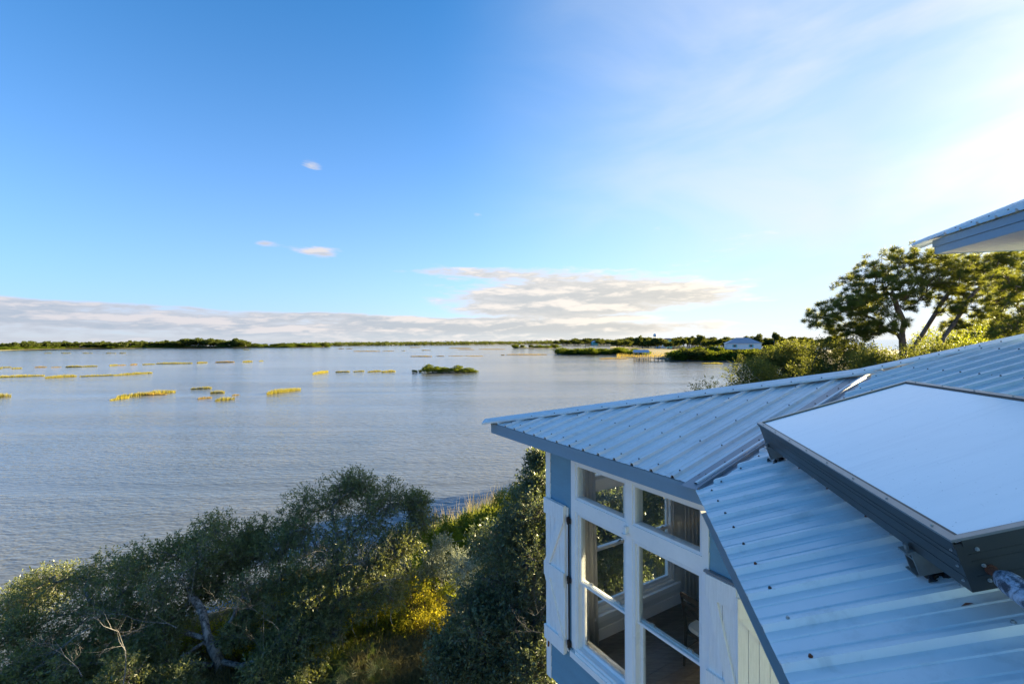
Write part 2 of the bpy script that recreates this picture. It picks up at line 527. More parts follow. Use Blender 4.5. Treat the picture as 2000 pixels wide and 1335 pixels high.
def shore_dist(x, y):
    """signed distance to the water's edge, positive on land (to the right of the line)"""
    P = np.stack([x, y], -1)
    best = np.full(x.shape, 1e9); sgn = np.ones(x.shape)
    for a, b in zip(SHORE[:-1], SHORE[1:]):
        d = b - a; t = np.clip(((P - a) @ d) / (d @ d), 0, 1)
        q = P - (a + t[..., None] * d); dist = np.hypot(q[..., 0], q[..., 1])
        cr_ = d[0] * q[..., 1] - d[1] * q[..., 0]
        m = dist < best
        best = np.where(m, dist, best); sgn = np.where(m, np.where(cr_ < 0, 1, -1), sgn)
    return best * sgn


def vnoise(x, y, s, seed=0):
    r = np.random.default_rng(seed); t = r.random((64, 64))
    u, v = x / s, y / s
    i, j = np.floor(u).astype(int), np.floor(v).astype(int); fu, fv = u - i, v - j
    fu, fv = fu * fu * (3 - 2 * fu), fv * fv * (3 - 2 * fv)
    g = lambda a, b: t[a % 64, b % 64]
    return (g(i, j) * (1 - fu) + g(i + 1, j) * fu) * (1 - fv) + (g(i, j + 1) * (1 - fu) + g(i + 1, j + 1) * fu) * fv


def bank_z(x, y):
    x = np.asarray(x, float); y = np.asarray(y, float)
    d = shore_dist(x, y) + (vnoise(x, y, 3.0, 1) - .5) * 1.6
    z = np.where(d > 0, 1.3 * (1 - np.exp(-d / 6.0)), d * .12)
    return np.clip(z, -2.5, 2) + (vnoise(x, y, 1.1, 2) - .5) * .16 * (d > .3)


def grid_mesh(name, xs, ys, fz, m):
    X, Y = np.meshgrid(xs, ys); Z = fz(X, Y)
    V = np.stack([X, Y, Z], -1).reshape(-1, 3); nx, ny = len(xs), len(ys)
    i = np.arange(nx * ny).reshape(ny, nx)
    F = np.stack([i[:-1, :-1], i[:-1, 1:], i[1:, 1:], i[1:, :-1]], -1).reshape(-1, 4)
    return mesh_np(name, V, F, m, smooth=True)


xs = np.concatenate([np.arange(-60, -16, 4), np.arange(-16, 16, .4), np.arange(16, 60, 2), np.arange(60, 261, 8)])
ys = np.concatenate([np.arange(-40, 2, 4), np.arange(2, 40, .4), np.arange(40, 90, 2), np.arange(90, 331, 8)])
tag(link('shore_bank', grid_mesh('shore_bank', xs, ys, bank_z, M['soil'])), kind='structure')


def land(name, outline, hmax, m=None):
    """low island: an outline on the water that rises to a gentle dome"""
    pts = np.array(outline, float); c = pts.mean(0)
    V, F = [], []
    rings = [(1.04, -.6), (1.0, .02), (.93, .45 * hmax), (.7, .85 * hmax), (.35, hmax)]
    n = len(pts)
    for k, z in rings:
        for p in pts: V.append((c[0] + (p[0] - c[0]) * k, c[1] + (p[1] - c[1]) * k, z))
    for r in range(len(rings) - 1):
        for i in range(n):
            j = (i + 1) % n; F.append((r * n + i, r * n + j, (r + 1) * n + j, (r + 1) * n + i))
    b = len(V); V.append((c[0], c[1], hmax))
    T = [(b - n + i, b - n + (i + 1) % n, b, b) for i in range(n)]
    me = bpy.data.meshes.new(name); me.from_pydata(V, [], F + [t[:3] for t in T]); me.materials.append(m or M['marshsoil'])
    me.polygons.foreach_set('use_smooth', [True] * len(me.polygons)); me.update()
    return tag(link(name, me), kind='structure')


def strip_outline(front, depth, n=None):
    """front: pixels along the waterline (left to right); depth: metres back from it"""
    f = [G(*p)[:2] for p in front]
    b = [p * (1 + depth / np.hypot(*p)) for p in f]
    return [tuple(p) for p in f] + [tuple(p) for p in b[::-1]]


LAND_WEST = [(-260, 687), (-120, 686.0), (0, 684.5), (90, 682.5), (180, 681.3), (295, 680.4), (400, 679.6), (480, 679.4), (560, 679.0), (632, 678.0)]
land('wooded_island', strip_outline(LAND_WEST, 170), 1.2)
LAND_MID = [(560, 676.2), (640, 675.6), (760, 674.6), (880, 673.6), (1000, 672.2), (1100, 671.8), (1200, 671.6), (1300, 672.2)]
land('far_shore', strip_outline(LAND_MID, 900), 2.0)
LAND_EAST = [(1192, 683), (1205, 690.0), (1236, 696.0), (1262, 699.0), (1310, 704.0), (1380, 705.0), (1440, 705.5), (1500, 706.0), (1600, 706.0), (1800, 706)]
land('east_point', strip_outline(LAND_EAST, 260), 1.1)
LAND_SPIT = [(1087, 691.5), (1115, 692.5), (1150, 692.8), (1190, 692.6), (1230, 693.0)]
land('mangrove_spit', strip_outline(LAND_SPIT, 45), .7)
LAND_ISLET = [(1003, 680.0), (1030, 680.6), (1060, 680.4), (1088, 679.4)]
land('far_islet', strip_outline(LAND_ISLET, 40), .8)


# ------------------------------------------------------------------ the house
Z3 = np.array([0, 0, 1.0])
D1 = np.array([-0.525923, 0.850532, 0]); U1 = np.array([0.850532, 0.525923, 0])     # wing eave: away / up-slope
D2 = np.array([0.235371, 0.971906, 0]); U2 = np.array([0.971906, -0.235371, 0])     # main eave: away / up-slope
S1, S2 = 0.2394, 0.345
RIB = 0.2286
PE = np.array([1.0569, 4.2067, H - 1.1613])       # eleventh rib of the wing at its eave
QE = np.array([1.3888, 3.4014, H - 1.172])        # second rib of the main roof at its eave
TIP = np.array([-0.3371, 6.5744, H - 1.1613])
WC = np.array([0.4857, 6.2237, 0.0])              # outer corner of the wing's walls (plan)
CV = np.array([1.4585, 3.5573, H - 1.1613])       # foot of the valley
VD = np.array([0.8207, 0.5218, 0.2328])
JV = CV + VD * 3.40                               # head of the valley
RE = np.array([5.3204, 4.7451, H - 0.0128])       # end of the upper ridge

house = empty('house', (3.0, 5.5, 1.2), 'blue sided stilt house with ribbed metal roof and white shutters', 'house')


def fr_wall(t, out, z):    # wing wall: t from the corner towards the viewer, out from the wall, z below eye height
    return WC - D1 * t - U1 * out + Z3 * (H + z)


def fr_end(a, out, z):     # end wall of the wing, facing the water
    return WC + U1 * a + D1 * out + Z3 * (H + z)


def fr_r1(t, u, h):        # wing roof: t along the eave from the tip, u up-slope (plan), h off the sheet
    n = np.array([-S1 * U1[0], -S1 * U1[1], 1]) / math.sqrt(1 + S1 * S1)
    return TIP - D1 * t + (U1 + Z3 * S1) * u + n * h


def fr_r0(a, u, h):        # hidden hip face over the end wall
    n = np.array([S1 * D1[0], S1 * D1[1], 1]) / math.sqrt(1 + S1 * S1)
    return TIP + U1 * a + (-D1 + Z3 * S1) * u + n * h


N2 = np.array([-S2 * U2[0], -S2 * U2[1], 1]) / math.sqrt(1 + S2 * S2)


def fr_r2(v, u, h):        # main roof: v along the eave (away positive), u up-slope (plan)
    return QE + D2 * v + (U2 + Z3 * S2) * u + N2 * h


# rib profile over one 9 inch pitch, 0 = middle of a main rib
PROF = [(-.021, 0.0), (-.011, .026), (.011, .026), (.021, 0.0),
        (.066, 0), (.070, .0045), (.079, .0045), (.083, 0), (.1456, 0), (.1496, .0045), (.1586, .0045), (.1626, 0)]


def ribbed(name, fr, x_first, n_ribs, sgn, lo, hi, parent, h0=.002, per=4):
    """sheets of ribbed metal, four ribs each; lo/hi give the plan limits up-slope at a coordinate"""
    out = []
    for p0 in range(0, n_ribs, per):
        xs_ = []
        for k in range(p0, min(p0 + per, n_ribs)):
            for dx, hh in PROF: xs_.append((k * RIB + dx, hh))
        kk = min(p0 + per, n_ribs)
        xs_ += [(kk * RIB - .021, 0), (kk * RIB - .011, .0265), (kk * RIB + .011, .0265)]
        V, F = [], []
        for x, hh in xs_:
            c = x_first + sgn * x
            a, b = lo(c), hi(c)
            if b - a < .02: b = a + .001
            V += [fr(c, a, hh + h0 + (.0006 if p0 % 2 else 0)), fr(c, b, hh + h0)]
        for i in range(len(xs_) - 1):
            if abs(hi(x_first + sgn * xs_[i][0]) - lo(x_first + sgn * xs_[i][0])) < .02 and abs(hi(x_first + sgn * xs_[i + 1][0]) - lo(x_first + sgn * xs_[i + 1][0])) < .02: continue
            q = [2 * i, 2 * i + 2, 2 * i + 3, 2 * i + 1]
            F.append(q if sgn < 0 else q[::-1])
        if F: out.append((p0, link(name, mesh_np(name, V, F, M['roof']), parent)))
    return out


t_rib0 = float(-D1 @ (PE - TIP)) - 10 * RIB        # rib nearest the tip
panels1 = ribbed('roof_panel', fr_r1, t_rib0 - 2 * RIB, 18, 1, lambda t: 0.0 if t < 3.515 else 3.4, lambda t: max(0.0, min(t - .02, 3.4)) if t < 3.515 else 0.0, house)


def lo2(v): return 0.0 if v < .168 else (v - .168) * .9767 + .10


def hi2(v):
    if v < 1.95: return 3.56
    if v < 2.23: return 3.50
    return 3.50 - (v - 2.23) * (3.50 - 2.326) / (2.549 - 2.23)


panels2 = ribbed('roof_panel', fr_r2, .168 + 10 * RIB + .0606, 46, -1, lo2, hi2, house)
ribbed('roof_panel', fr_r0, .1, 36, 1, lambda a: 0.0, lambda a: min(a, 3.45), house)

mb = MB()                                           # black plugs added in the eave rib ends to block leaking sunlight
for k in range(16):
    t = t_rib0 + (k - 1) * RIB
    if .15 < t < 3.5: mb.box(fr_r1, t - .010, t + .010, .006, .05, .002, .021)
for k in range(40):
    v = .168 + 10 * RIB + .0606 - k * RIB
    if v < .2: mb.box(fr_r2, v - .010, v + .010, .006, .05, .002, .021)
mb.build('rib_light_plug', M['black'], house)['kind'] = 'stuff'

mb = MB()                                           # hidden deck added below the panels to stop sun glaring through gaps
mb.prism([fr_r1(.06, .04, -.03), fr_r1(3.50, .04, -.03), fr_r1(3.46, 3.25, -.03)], [fr_r1(.06, .04, -.012), fr_r1(3.50, .04, -.012), fr_r1(3.46, 3.25, -.012)])
P2 = [(-7.9, .04), (.14, .04), (2.50, 2.32), (2.22, 3.48), (-7.9, 3.48)]
mb.prism([fr_r2(v, u, -.03) for v, u in P2][::-1], [fr_r2(v, u, -.012) for v, u in P2][::-1])
mb.build('roof_light_barrier', M['pile'], house)

# screws, each a small hexagon head on a washer, on the panel it holds down
ms = MB()
ms.tube([(0, 0, 0), (0, 0, .003)], .008, 8); ms.tube([(0, 0, .003), (0, 0, .009)], .0052, 6)
SCREW = {k: ms.mesh('screw', M[k]) for k in ('screw', 'screwgrey', 'rust')}


def screw(p, nrm, parent, kind='screw', name='screw', s=1.0):
    o = bpy.data.objects.new(name, SCREW[kind]); COL.objects.link(o)
    q = Vector(nrm).to_track_quat('Z', 'Y')
    o.parent = parent; o.matrix_parent_inverse = Matrix.Translation(-world_loc(parent))
    o.location = p; o.rotation_mode = 'QUATERNION'; o.rotation_quaternion = q; o.scale = (s, s, s)
    return o


N1 = np.array([-S1 * U1[0], -S1 * U1[1], 1]) / math.sqrt(1 + S1 * S1)
for k in range(15):
    t = t_rib0 + k * RIB
    pan = [o for p0, o in panels1 if p0 <= k + 2 < p0 + 4]
    for u in (.101, .691, 1.275, 1.86, 2.45, 3.04):
        if u < t - .12 and t < 3.4 and pan: screw(fr_r1(t, u, .028), N1, pan[0])
v_ribs = [.168 + 10 * RIB + .0606 - k * RIB for k in range(46)]
shift = v_ribs[0] - round(v_ribs[0] / RIB) * RIB
for k, v in enumerate(v_ribs):
    pan = [o for p0, o in panels2 if p0 <= k < p0 + 4]
    for j, u in enumerate((.098, .678, 1.27, 1.86, 2.45, 3.04)):
        if lo2(v) + .05 < u < hi2(v) - .05 and v > -3.0 and pan:
            kind = 'screw' if v > -.3 and j == 0 or j > 1 else random.choice(['screwgrey', 'screwgrey', 'rust']) if j == 1 else random.choice(['screw', 'rust', 'rust', 'screwgrey'])
            screw(fr_r2(v, u, .028), N2, pan[0], kind)
for i in range(12):            # along both sides of the valley
    d = .22 + i * .27
    p = CV + VD * d
    pan = panels1[-1][1]
    q = p - np.array([VD[1], -VD[0], 0]) / .97 * .09
    screw(q + N1 * .008, N1, pan)
    vv, uu = float(D2 @ (p - QE)), float(U2 @ (p - QE))
    pan = [o for p0, o in panels2 if v_ribs[min(p0, 45)] + .03 >= vv - .14 > v_ribs[min(p0 + 4, 45)]]
    if pan: screw(fr_r2(vv - .13, uu + .015, .008), N2, pan[0])

# dry leaves caught in the valley and on the sheets
lr = random.Random(4); mb = MB()
for i in range(46):
    if i < 26: p = CV + VD * lr.uniform(.1, 3.2) + np.array([lr.gauss(0, .05), lr.gauss(0, .05), 0]); n_ = N2; p = np.array([p[0], p[1], max(CV[2] - (N2[0] * (p[0] - CV[0]) + N2[1] * (p[1] - CV[1])) / N2[2], CV[2] - (N1[0] * (p[0] - CV[0]) + N1[1] * (p[1] - CV[1])) / N1[2]) + .012])
    else: p = fr_r2(lr.uniform(-2.6, 1.2), lr.uniform(.1, 2.6), .009); n_ = N2
    a_ = lr.random() * 6.28; d_ = np.cos(a_) * D2 + np.sin(a_) * np.array([U2[0], U2[1], S2]); d_ /= np.linalg.norm(d_); s_ = np.cross(n_, d_)
    L_ = lr.uniform(.012, .024); mb.face([p, p + d_ * L_ + s_ * L_ * .28 + n_ * .004, p + d_ * L_ * 2, p + d_ * L_ - s_ * L_ * .28 + n_ * .003])
mb.build('leaf_litter', M['rust'], house)['kind'] = 'stuff'

# valley flashing: a W-shaped strip
side = np.array([-VD[1], VD[0], 0]) / math.hypot(VD[0], VD[1])
mb = MB()
prof = [(-.16, .001), (-.05, .0015), (-.012, .0015), (0, .026), (.012, .0015), (.05, .0015), (.16, .001)]
a0, a1 = CV - VD * .02, JV - VD * .30
nrm = (N1 + N2) / np.linalg.norm(N1 + N2)


def vp(base, s, h):
    p = base + side * s
    n_, base_n = (N1, CV) if s > 0 else (N2, CV)
    z = base_n[2] - (n_[0] * (p[0] - base_n[0]) + n_[1] * (p[1] - base_n[1])) / n_[2]
    return np.array([p[0], p[1], z + h])


for (s0, h0), (s1, h1) in zip(prof[:-1], prof[1:]):
    mb.face([vp(a0, s0, h0), vp(a1, s0, h0), vp(a1, s1, h1), vp(a0, s1, h1)])
mb.build('valley_flashing', M['flash'], house)


def cap(name, A, B, na, nb, wa, wb, lift=.034, ext=0.0):
    """folded ridge cap over two roof planes with hemmed edges"""
    A, B = np.array(A), np.array(B); d = (B - A) / np.linalg.norm(B - A); A = A - d * ext
    mb = MB(); pts = []
    for n_, w_ in ((na, wa), (nb, wb)):
        s_ = np.cross(d, n_); s_ /= np.linalg.norm(s_)
        if n_ is nb: s_ = -s_
        pts.append((s_, n_, w_))
    (sa, n_a, wa), (sb, n_b, wb) = pts
    L = lambda X: [X + sa * wa + n_a * (lift - .022), X + sa * (wa - .004) + n_a * lift, X + Z3 * (lift + .012), X + sb * (wb - .004) + n_b * lift, X + sb * wb + n_b * (lift - .022)]
    a, b = L(A), L(B)
    for i in range(4): mb.face([a[i], b[i], b[i + 1], a[i + 1]])
    mb.face([a[0], a[1], a[2], a[3], a[4]])
    return mb.build(name, M['roof'], house), (lambda f, e: A + (B - A) * f + sa * (wa - .02) + n_a * (lift + e))


N0 = np.array([S1 * D1[0], S1 * D1[1], 1]) / math.sqrt(1 + S1 * S1)
hipcap, hp = cap('hip_cap', TIP + Z3 * .012, JV + Z3 * .012, N1, N0, .155, .155, ext=.06)
for k in range(15):
    t = t_rib0 + k * RIB
    if .3 < t < 3.4: screw(hp((t + .06) / 3.47, .001), N1, hipcap)
ridgecap, rp = cap('ridge_cap', JV - (RE - JV) * .16 + Z3 * .03, RE + (RE - JV) * .4 + Z3 * .02, N2, N0, .15, .15)
for k in range(12):
    screw(rp(.04 + k * .085, .001), N2, ridgecap)

# fascias and soffits
mb = MB(); fi, fo = .022, .045
tC = float(-D1 @ (CV - TIP))
e1 = lambda t, s, z: TIP - D1 * t + U1 * s + Z3 * z
mb.box(e1, .045, tC + .02, fi, fo, -.150, -.006)
mb.build('fascia_board', M['fascia'], house)
mb = MB(); mb.box(e1, .040, tC + .02, fi - .012, fi - .001, -.050, -.008); mb.build('drip_edge', M['fascia'], house)
mb = MB(); e0 = lambda a, s, z: TIP + U1 * a - D1 * s + Z3 * z
mb.box(e0, .022, 8.0, fi, fo, -.150, -.006); mb.build('fascia_board', M['fascia'], house)
mb = MB(); e2 = lambda v, s, z: QE + D2 * v + U2 * s + Z3 * z
mb.box(e2, -8.0, .14, fi + .065, fo + .065, -.140, -.006); mb.build('fascia_board', M['fascia'], house)
mb = MB()
mb.face([e1(.05, .03, -.145), e1(tC, .03, -.145), e1(tC, .62, -.145), e1(.05, .62, -.145)])
mb.face([e0(.62, .03, -.145), e0(8, .03, -.145), e0(8, .62, -.145), e0(.62, .62, -.145)])
mb.face([e2(-8, .03, -.146), e2(.14, .03, -.146), e2(.5, 1.2, -.146), e2(-8, 1.2, -.146)])
mb.build('soffit', M['soffit'], house)

# ---- walls
TOPZ, BOTZ = -1.30, -4.52
OPEN_L, OPEN_R, OPEN_T, OPEN_B = .600, 2.400, -1.53, -3.90
TB = 2.76                                           # wing wall ends here


def wall_shell(fr, L, name):
    mb = MB()
    for a, b, z0, z1 in ((0, OPEN_L, BOTZ, TOPZ), (OPEN_R, L, BOTZ, TOPZ), (OPEN_L, OPEN_R, OPEN_T, TOPZ), (OPEN_L, OPEN_R, BOTZ, OPEN_B)):
        mb.box(fr, a, b, -.14, 0, z0, z1)
    return mb.build(name, M['wall'], house)


wall1 = wall_shell(fr_wall, TB, 'wall')
wall0 = wall_shell(fr_end, 5.4, 'wall')


def boards(fr, spans, z0, z1, parent, step=.145, x_off=0):
    """lap siding: each board leans out at its lower edge"""
    z = z0
    while z < z1 - .02:
        zt = min(z + step + .012, z1)
        for a, b, zl, zh in spans:
            lo_, hi_ = max(z, zl), min(zt, zh)
            if hi_ - lo_ < .03: continue
            mb = MB()
            mb.hexa([fr(a, .001, lo_), fr(b, .001, lo_), fr(b, .019, lo_), fr(a, .019, lo_), fr(a, .001, hi_), fr(b, .001, hi_), fr(b, .008, hi_), fr(a, .008, hi_)])
            mb.build('siding_board', M['siding'], parent)
        z += step


boards(fr_wall, [(.075, .522, BOTZ, TOPZ), (2.464, TB, BOTZ, TOPZ), (.522, 2.464, BOTZ, -3.97)], BOTZ, TOPZ, wall1)
boards(fr_end, [(.075, .522, BOTZ, TOPZ), (2.464, 5.4, BOTZ, TOPZ), (.522, 2.464, BOTZ, -3.97)], BOTZ, TOPZ, wall0)

mb = MB()
mb.box(fr_wall, -.024, .075, 0, .024, BOTZ - .02, TOPZ + .01); mb.build('corner_trim', M['white'], wall1)
mb = MB(); mb.box(fr_end, .0, .075, 0, .024, BOTZ - .02, TOPZ + .01); mb.build('corner_trim', M['white'], wall0)

# wall that turns back under the main roof, carrying the second shutter
WB0 = WC - D1 * TB
XB = np.array([math.sin(math.radians(87.5)), math.cos(math.radians(87.5)), 0]); NB = np.array([XB[1], -XB[0], 0])


def fr_b(x, out, z): return WB0 + XB * x + NB * out + Z3 * (H + z)


mb = MB(); mb.box(fr_b, -.0, 4.0, -.14, 0, BOTZ, TOPZ)
wallb = mb.build('wall', M['wall'], house)
boards(fr_b, [(.02, 1.6, BOTZ, TOPZ)], BOTZ, TOPZ, wallb)


# ---- window set: two transoms over two double hung sashes
def frame_ring(mb, fr, x0, x1, z0, z1, w, o0, o1):
    mb.box(fr, x0, x1, o0, o1, z1 - w, z1); mb.box(fr, x0, x1, o0, o1, z0, z0 + w)
    mb.box(fr, x0, x0 + w, o0, o1, z0 + w, z1 - w); mb.box(fr, x1 - w, x1, o0, o1, z0 + w, z1 - w)


def pane(fr, x0, x1, z0, z1, o, parent):
    mb = MB(); mb.box(fr, x0, x1, o - .002, o + .002, z0, z1)
    return mb.build('pane', M['glass'], parent)


def window_set(fr, parent, out=True):
    tw = lambda n_, *b: (lambda m_: (m_.box(fr, *b), m_.build(n_, M['white'], parent)))(MB())
    tw('casing', .519, .600, -.14, .026, -3.86, -1.40)
    tw('casing', 2.400, 2.468, -.14, .026, -3.86, -1.40)
    tw('casing', .600, 2.400, -.14, .026, -1.53, -1.41)
    tw('mullion', 1.455, 1.548, -.14, .024, -1.975, -1.53)
    tw('mullion', 1.458, 1.545, -.14, .022, -3.86, -2.125)
    tw('transom_rail', .600, 2.400, -.14, .025, -2.125, -1.975)
    tw('window_sill', .510, 2.475, -.20, .050, -3.975, -3.90)
    tw('window_sill', .600, 2.400, -.145, .036, -3.90, -3.862)
    tw('interior_sill', .55, 2.45, -.24, -.205, -3.90, -3.86)
    for x0, x1 in ((.600, 1.455), (1.548, 2.400)):
        mb = MB(); frame_ring(mb, fr, x0, x1, -1.975, -1.53, .030, -.075, .012)
        w = mb.build('transom_window', M['vinyl'], parent)
        pane(fr, x0 + .03, x1 - .03, -1.945, -1.56, -.02, w)
    for x0, x1 in ((.600, 1.458), (1.545, 2.400)):
        mb = MB(); frame_ring(mb, fr, x0, x1, -3.862, -2.125, .034, -.10, .014)
        w = mb.build('sash_window', M['vinyl'], parent)
        mb = MB(); frame_ring(mb, fr, x0 + .034, x1 - .034, -3.02, -2.159, .026, -.045, -.012)
        mb.build('upper_sash', M['vinyl'], w)
        mb = MB(); frame_ring(mb, fr, x0 + .036, x1 - .036, -3.826, -2.985, .044, -.088, -.052)
        mb.build('lower_sash', M['vinyl'], w)
        pane(fr, x0 + .06, x1 - .06, -2.995, -2.185, -.028, w)
        pane(fr, x0 + .08, x1 - .08, -3.782, -3.030, -.070, w)
        for f_ in (.22, .76):
            xx = x0 + (x1 - x0) * f_
            mb = MB(); mb.box(fr, xx - .035, xx + .035, -.084, -.056, -2.985, -2.975); mb.box(fr, xx - .012, xx + .03, -.078, -.060, -2.975, -2.962)
            mb.build('sash_lock', M['chrome'], w)


window_set(fr_wall, wall1)
window_set(fr_end, wall0)

mb = MB(); mb.box(fr_wall, 1.460, 1.500, .026, .075, -2.075, -2.005); mb.box(fr_wall, 1.448, 1.512, .026, .10, -2.085, -2.075)
mb.build('wall_light', M['vinyl'], wall1)


# ---- board and batten shutters with Z braces
def shutter(fr, x0, x1, z0, z1, o, parent, flip=False, n=5, drop=0.0):
    """planks edge to edge, three battens, two braces; o = how far the planks stand off the wall"""
    mb = MB(); mb.box(fr, x0 + .004, x1 - .004, o - .012, o - .006, z0 + .01, z1 - .01)
    root = mb.build('shutter', M['shutter'], parent)
    w = (x1 - x0) / n
    for i in range(n):
        mb = MB(); mb.box(fr, x0 + i * w + .0028, x0 + (i + 1) * w - .0028, o - .005 + .001 * (i % 2), o + .019, z0, z1)
        mb.build('plank', M['shutter'], root)
    zm = (z0 + z1) / 2; bw = .20
    for a, b in ((z1 - drop - bw * (.85 if drop else 1), z1 - drop), (zm - bw * .45, zm + bw * .45), (z0, z0 + bw * .9)):
        mb = MB(); mb.box(fr, x0 - .012, x1 + .004, o + .020, o + .046, a, b); mb.build('batten', M['shutter'], root)
    for (za, zb) in ((z0 + bw * .9, zm - bw * .45), (zm + bw * .45, z1 - drop - bw * (.85 if drop else 1))):
        up_ = (za > zm) != flip
        xa, xb = (x0, x1 - .10) if up_ else (x1 - .10, x0)
        mb = MB(); e = .002
        mb.hexa([fr(xa, o + .020, za + e), fr(xa + .10, o + .020, za + e), fr(xa + .10, o + .044, za + e), fr(xa, o + .044, za + e),
                 fr(xb, o + .020, zb - e), fr(xb + .10, o + .020, zb - e), fr(xb + .10, o + .044, zb - e), fr(xb, o + .044, zb - e)])
        mb.build('brace', M['shutter'], root)
    return root


# the left one is folded open: two leaves with a black rod and hinges between
sh = shutter(fr_wall, .030, .440, -3.985, -2.10, .048, wall1, n=4)
mb = MB(); mb.box(fr_wall, .06, .468, .026, .035, -3.95, -2.12)
inner = mb.build('shutter', M['shutter'], wall1)
mb = MB(); mb.tube([fr_wall(.492, .045, -2.22), fr_wall(.492, .045, -3.90)], .011, 8); mb.build('bolt_rod', M['black'], inner)
for z in (-2.27, -3.02, -3.83):
    mb = MB(); mb.box(fr_wall, .455, .53, .036, .050, z - .03, z + .03); mb.tube([fr_wall(.492, .052, z - .045), fr_wall(.492, .052, z + .045)], .017, 8)
    mb.build('hinge', M['black'], inner)
mb = MB(); mb.tube([fr_wall(.07, .05, -3.98), fr_wall(.06, .055, -4.10)], .012, 6); mb.build('hook', M['rust'], inner)
shutter(fr_wall, 2.478, 2.755, -3.985, -2.085, .028, wall1, flip=True, n=2)
mb = MB(); mb.box(fr_wall, 2.44, 2.76, .022, .062, -2.082, -2.062); mb.build('shutter_cap', M['flash'], wall1)
shutter(fr_b, -.055, .60, -3.985, -2.085, .020, wallb, flip=True, n=7, drop=.075)

# ---- floor, ceiling and far walls of the room behind the windows
A_ = WC - D1 * .15 + U1 * .15; B_ = WB0 + U1 * .15; C_ = WB0 + XB * 4.0; E_ = WC + U1 * 5.4 - D1 * .15
mb = MB(); up_z = Z3 * (H - 4.30); mb.prism([p * np.array([1, 1, 0]) + Z3 * (H - 4.50) for p in (A_, B_, C_, E_)], [p * np.array([1, 1, 0]) + Z3 * (H - 4.27) for p in (A_, B_, C_, E_)])
floor = mb.build('floor', M['floor'], house)
FL = -4.27
for i in range(30):                                  # floor planks along the end wall
    t0, t1 = .15 + i * .14, .15 + (i + 1) * .14 - .003
    L0 = .15
    L1 = 5.35
    # clip to the room: keep what lies in front of the turned wall
    def tmax(a):
        p0 = WB0 - WC; return None
    mb = MB()
    cut = 0.15
    if t1 > TB:                                      # beyond the corner the room narrows along the turned wall
        k = (t1 - TB) / max(1e-6, float(-D1 @ XB)); cut = .15 + max(0, float(U1 @ XB)) * k
        if cut > 4.5: break
    mid = cut + (L1 - cut) * (.35 + .3 * ((i * 37) % 10) / 10)
    for a, b in ((cut, mid), (mid + .003, L1)):
        mb = MB(); mb.box(fr_wall, t0, t1, -b, -a, FL - .012, FL + .004 + .0008 * (i % 3)); mb.build('floor_plank', M['floor'], floor)
mb = MB()
cz = H - 1.315
mb.prism([p * np.array([1, 1, 0]) + Z3 * cz for p in (A_, B_, C_, E_)], [p * np.array([1, 1, 0]) + Z3 * (cz + .012) for p in (A_, B_, C_, E_)])
mb.build('ceiling', M['ceil'], house)
mb = MB(); k_ = (C_ - E_); k_ = k_ / np.linalg.norm(k_); kn = np.array([k_[1], -k_[0], 0])
q = lambda x, o, z: E_ + k_ * x + kn * o + Z3 * (H + z)
Lq = float(np.linalg.norm(C_ - E_)) + .1
for x0_, x1_, z0_, z1_ in ((-.3, .8, BOTZ, TOPZ), (1.4, Lq, BOTZ, TOPZ), (.8, 1.4, BOTZ, -2.6), (.8, 1.4, -1.6, TOPZ)):
    mb.box(q, x0_, x1_, -.1, 0, z0_, z1_)
mb.build('wall', M['wall'], house)
mb = MB(); mb.box(fr_end, .15, 5.3, -.158, -.142, FL + .002, FL + .16); mb.build('baseboard', M['white'], wall0)

# ---- stilts under the floor
for t, a in ((.25, .25), (2.4, .35), (.25, 2.6), (.25, 4.9), (2.6, 3.0)):
    p = WC - D1 * t + U1 * a
    mb = MB(); zb = float(bank_z(p[0], p[1])) - .3
    b = lambda x, y, z: p + U1 * x + D1 * y + Z3 * z
    mb.box(b, -.12, .12, -.12, .12, zb, H - 4.53); mb.build('stilt', M['white'], house)

# ---- the upper storey that rises at the right, with its own roof corner
R3 = np.array([4.6935, 4.8752, H + 1.1195]); S3 = .44
EC = R3 + D2 * .27                                   # fascia corner


def fr_up(k, s, z): return EC - D2 * k + U2 * s + Z3 * z       # k towards the viewer, s to the right


N3 = np.array([-S3 * U2[0], -S3 * U2[1], 1]) / math.sqrt(1 + S3 * S3); N3b = np.array([S3 * D2[0], S3 * D2[1], 1]) / math.sqrt(1 + S3 * S3)
e_ = .05


def fr_u1(k, u, h): return EC - D2 * k - U2 * e_ + (U2 + Z3 * S3) * u + N3 * h - Z3 * .004
def fr_u2(s, u, h): return EC + U2 * s + D2 * e_ + (-D2 + Z3 * S3) * u + N3b * h - Z3 * .004


up1 = ribbed('upper_roof_panel', fr_u1, .27 - 2 * RIB, 22, 1, lambda k: 0.0, lambda k: max(0, min(k + 2 * e_, 2.4)), house)
ribbed('upper_roof_panel', fr_u2, -.05, 20, 1, lambda k: 0.0, lambda k: max(0, min(k + 2 * e_, 2.4)), house)
for k in range(18):
    for u in (.10, .69, 1.28):
        kk = .27 + (k - 1) * RIB
        if kk > u + .05: screw(fr_u1(kk, u, .028), N3, up1[min((k + 1) // 4, len(up1) - 1)][1])
T3 = fr_u1(-e_, 0, .0)
cap('upper_hip_cap', T3, T3 + (U2 - D2 + Z3 * S3) * 2.4, N3, N3b, .13, .13, ext=.10)
for fr_, L in ((fr_up, 4.5), (lambda s, k, z: fr_up(k, s, z), 4.5)):
    mb = MB(); mb.box(fr_, 0.0, L, -.0, .02, -.165, -.085); mb.build('fascia_board', M['fascia'], house)
    mb = MB(); mb.box(fr_, -.012, L, -.014, .02, -.083, -.006); mb.build('fascia_board', M['fascia'], house)
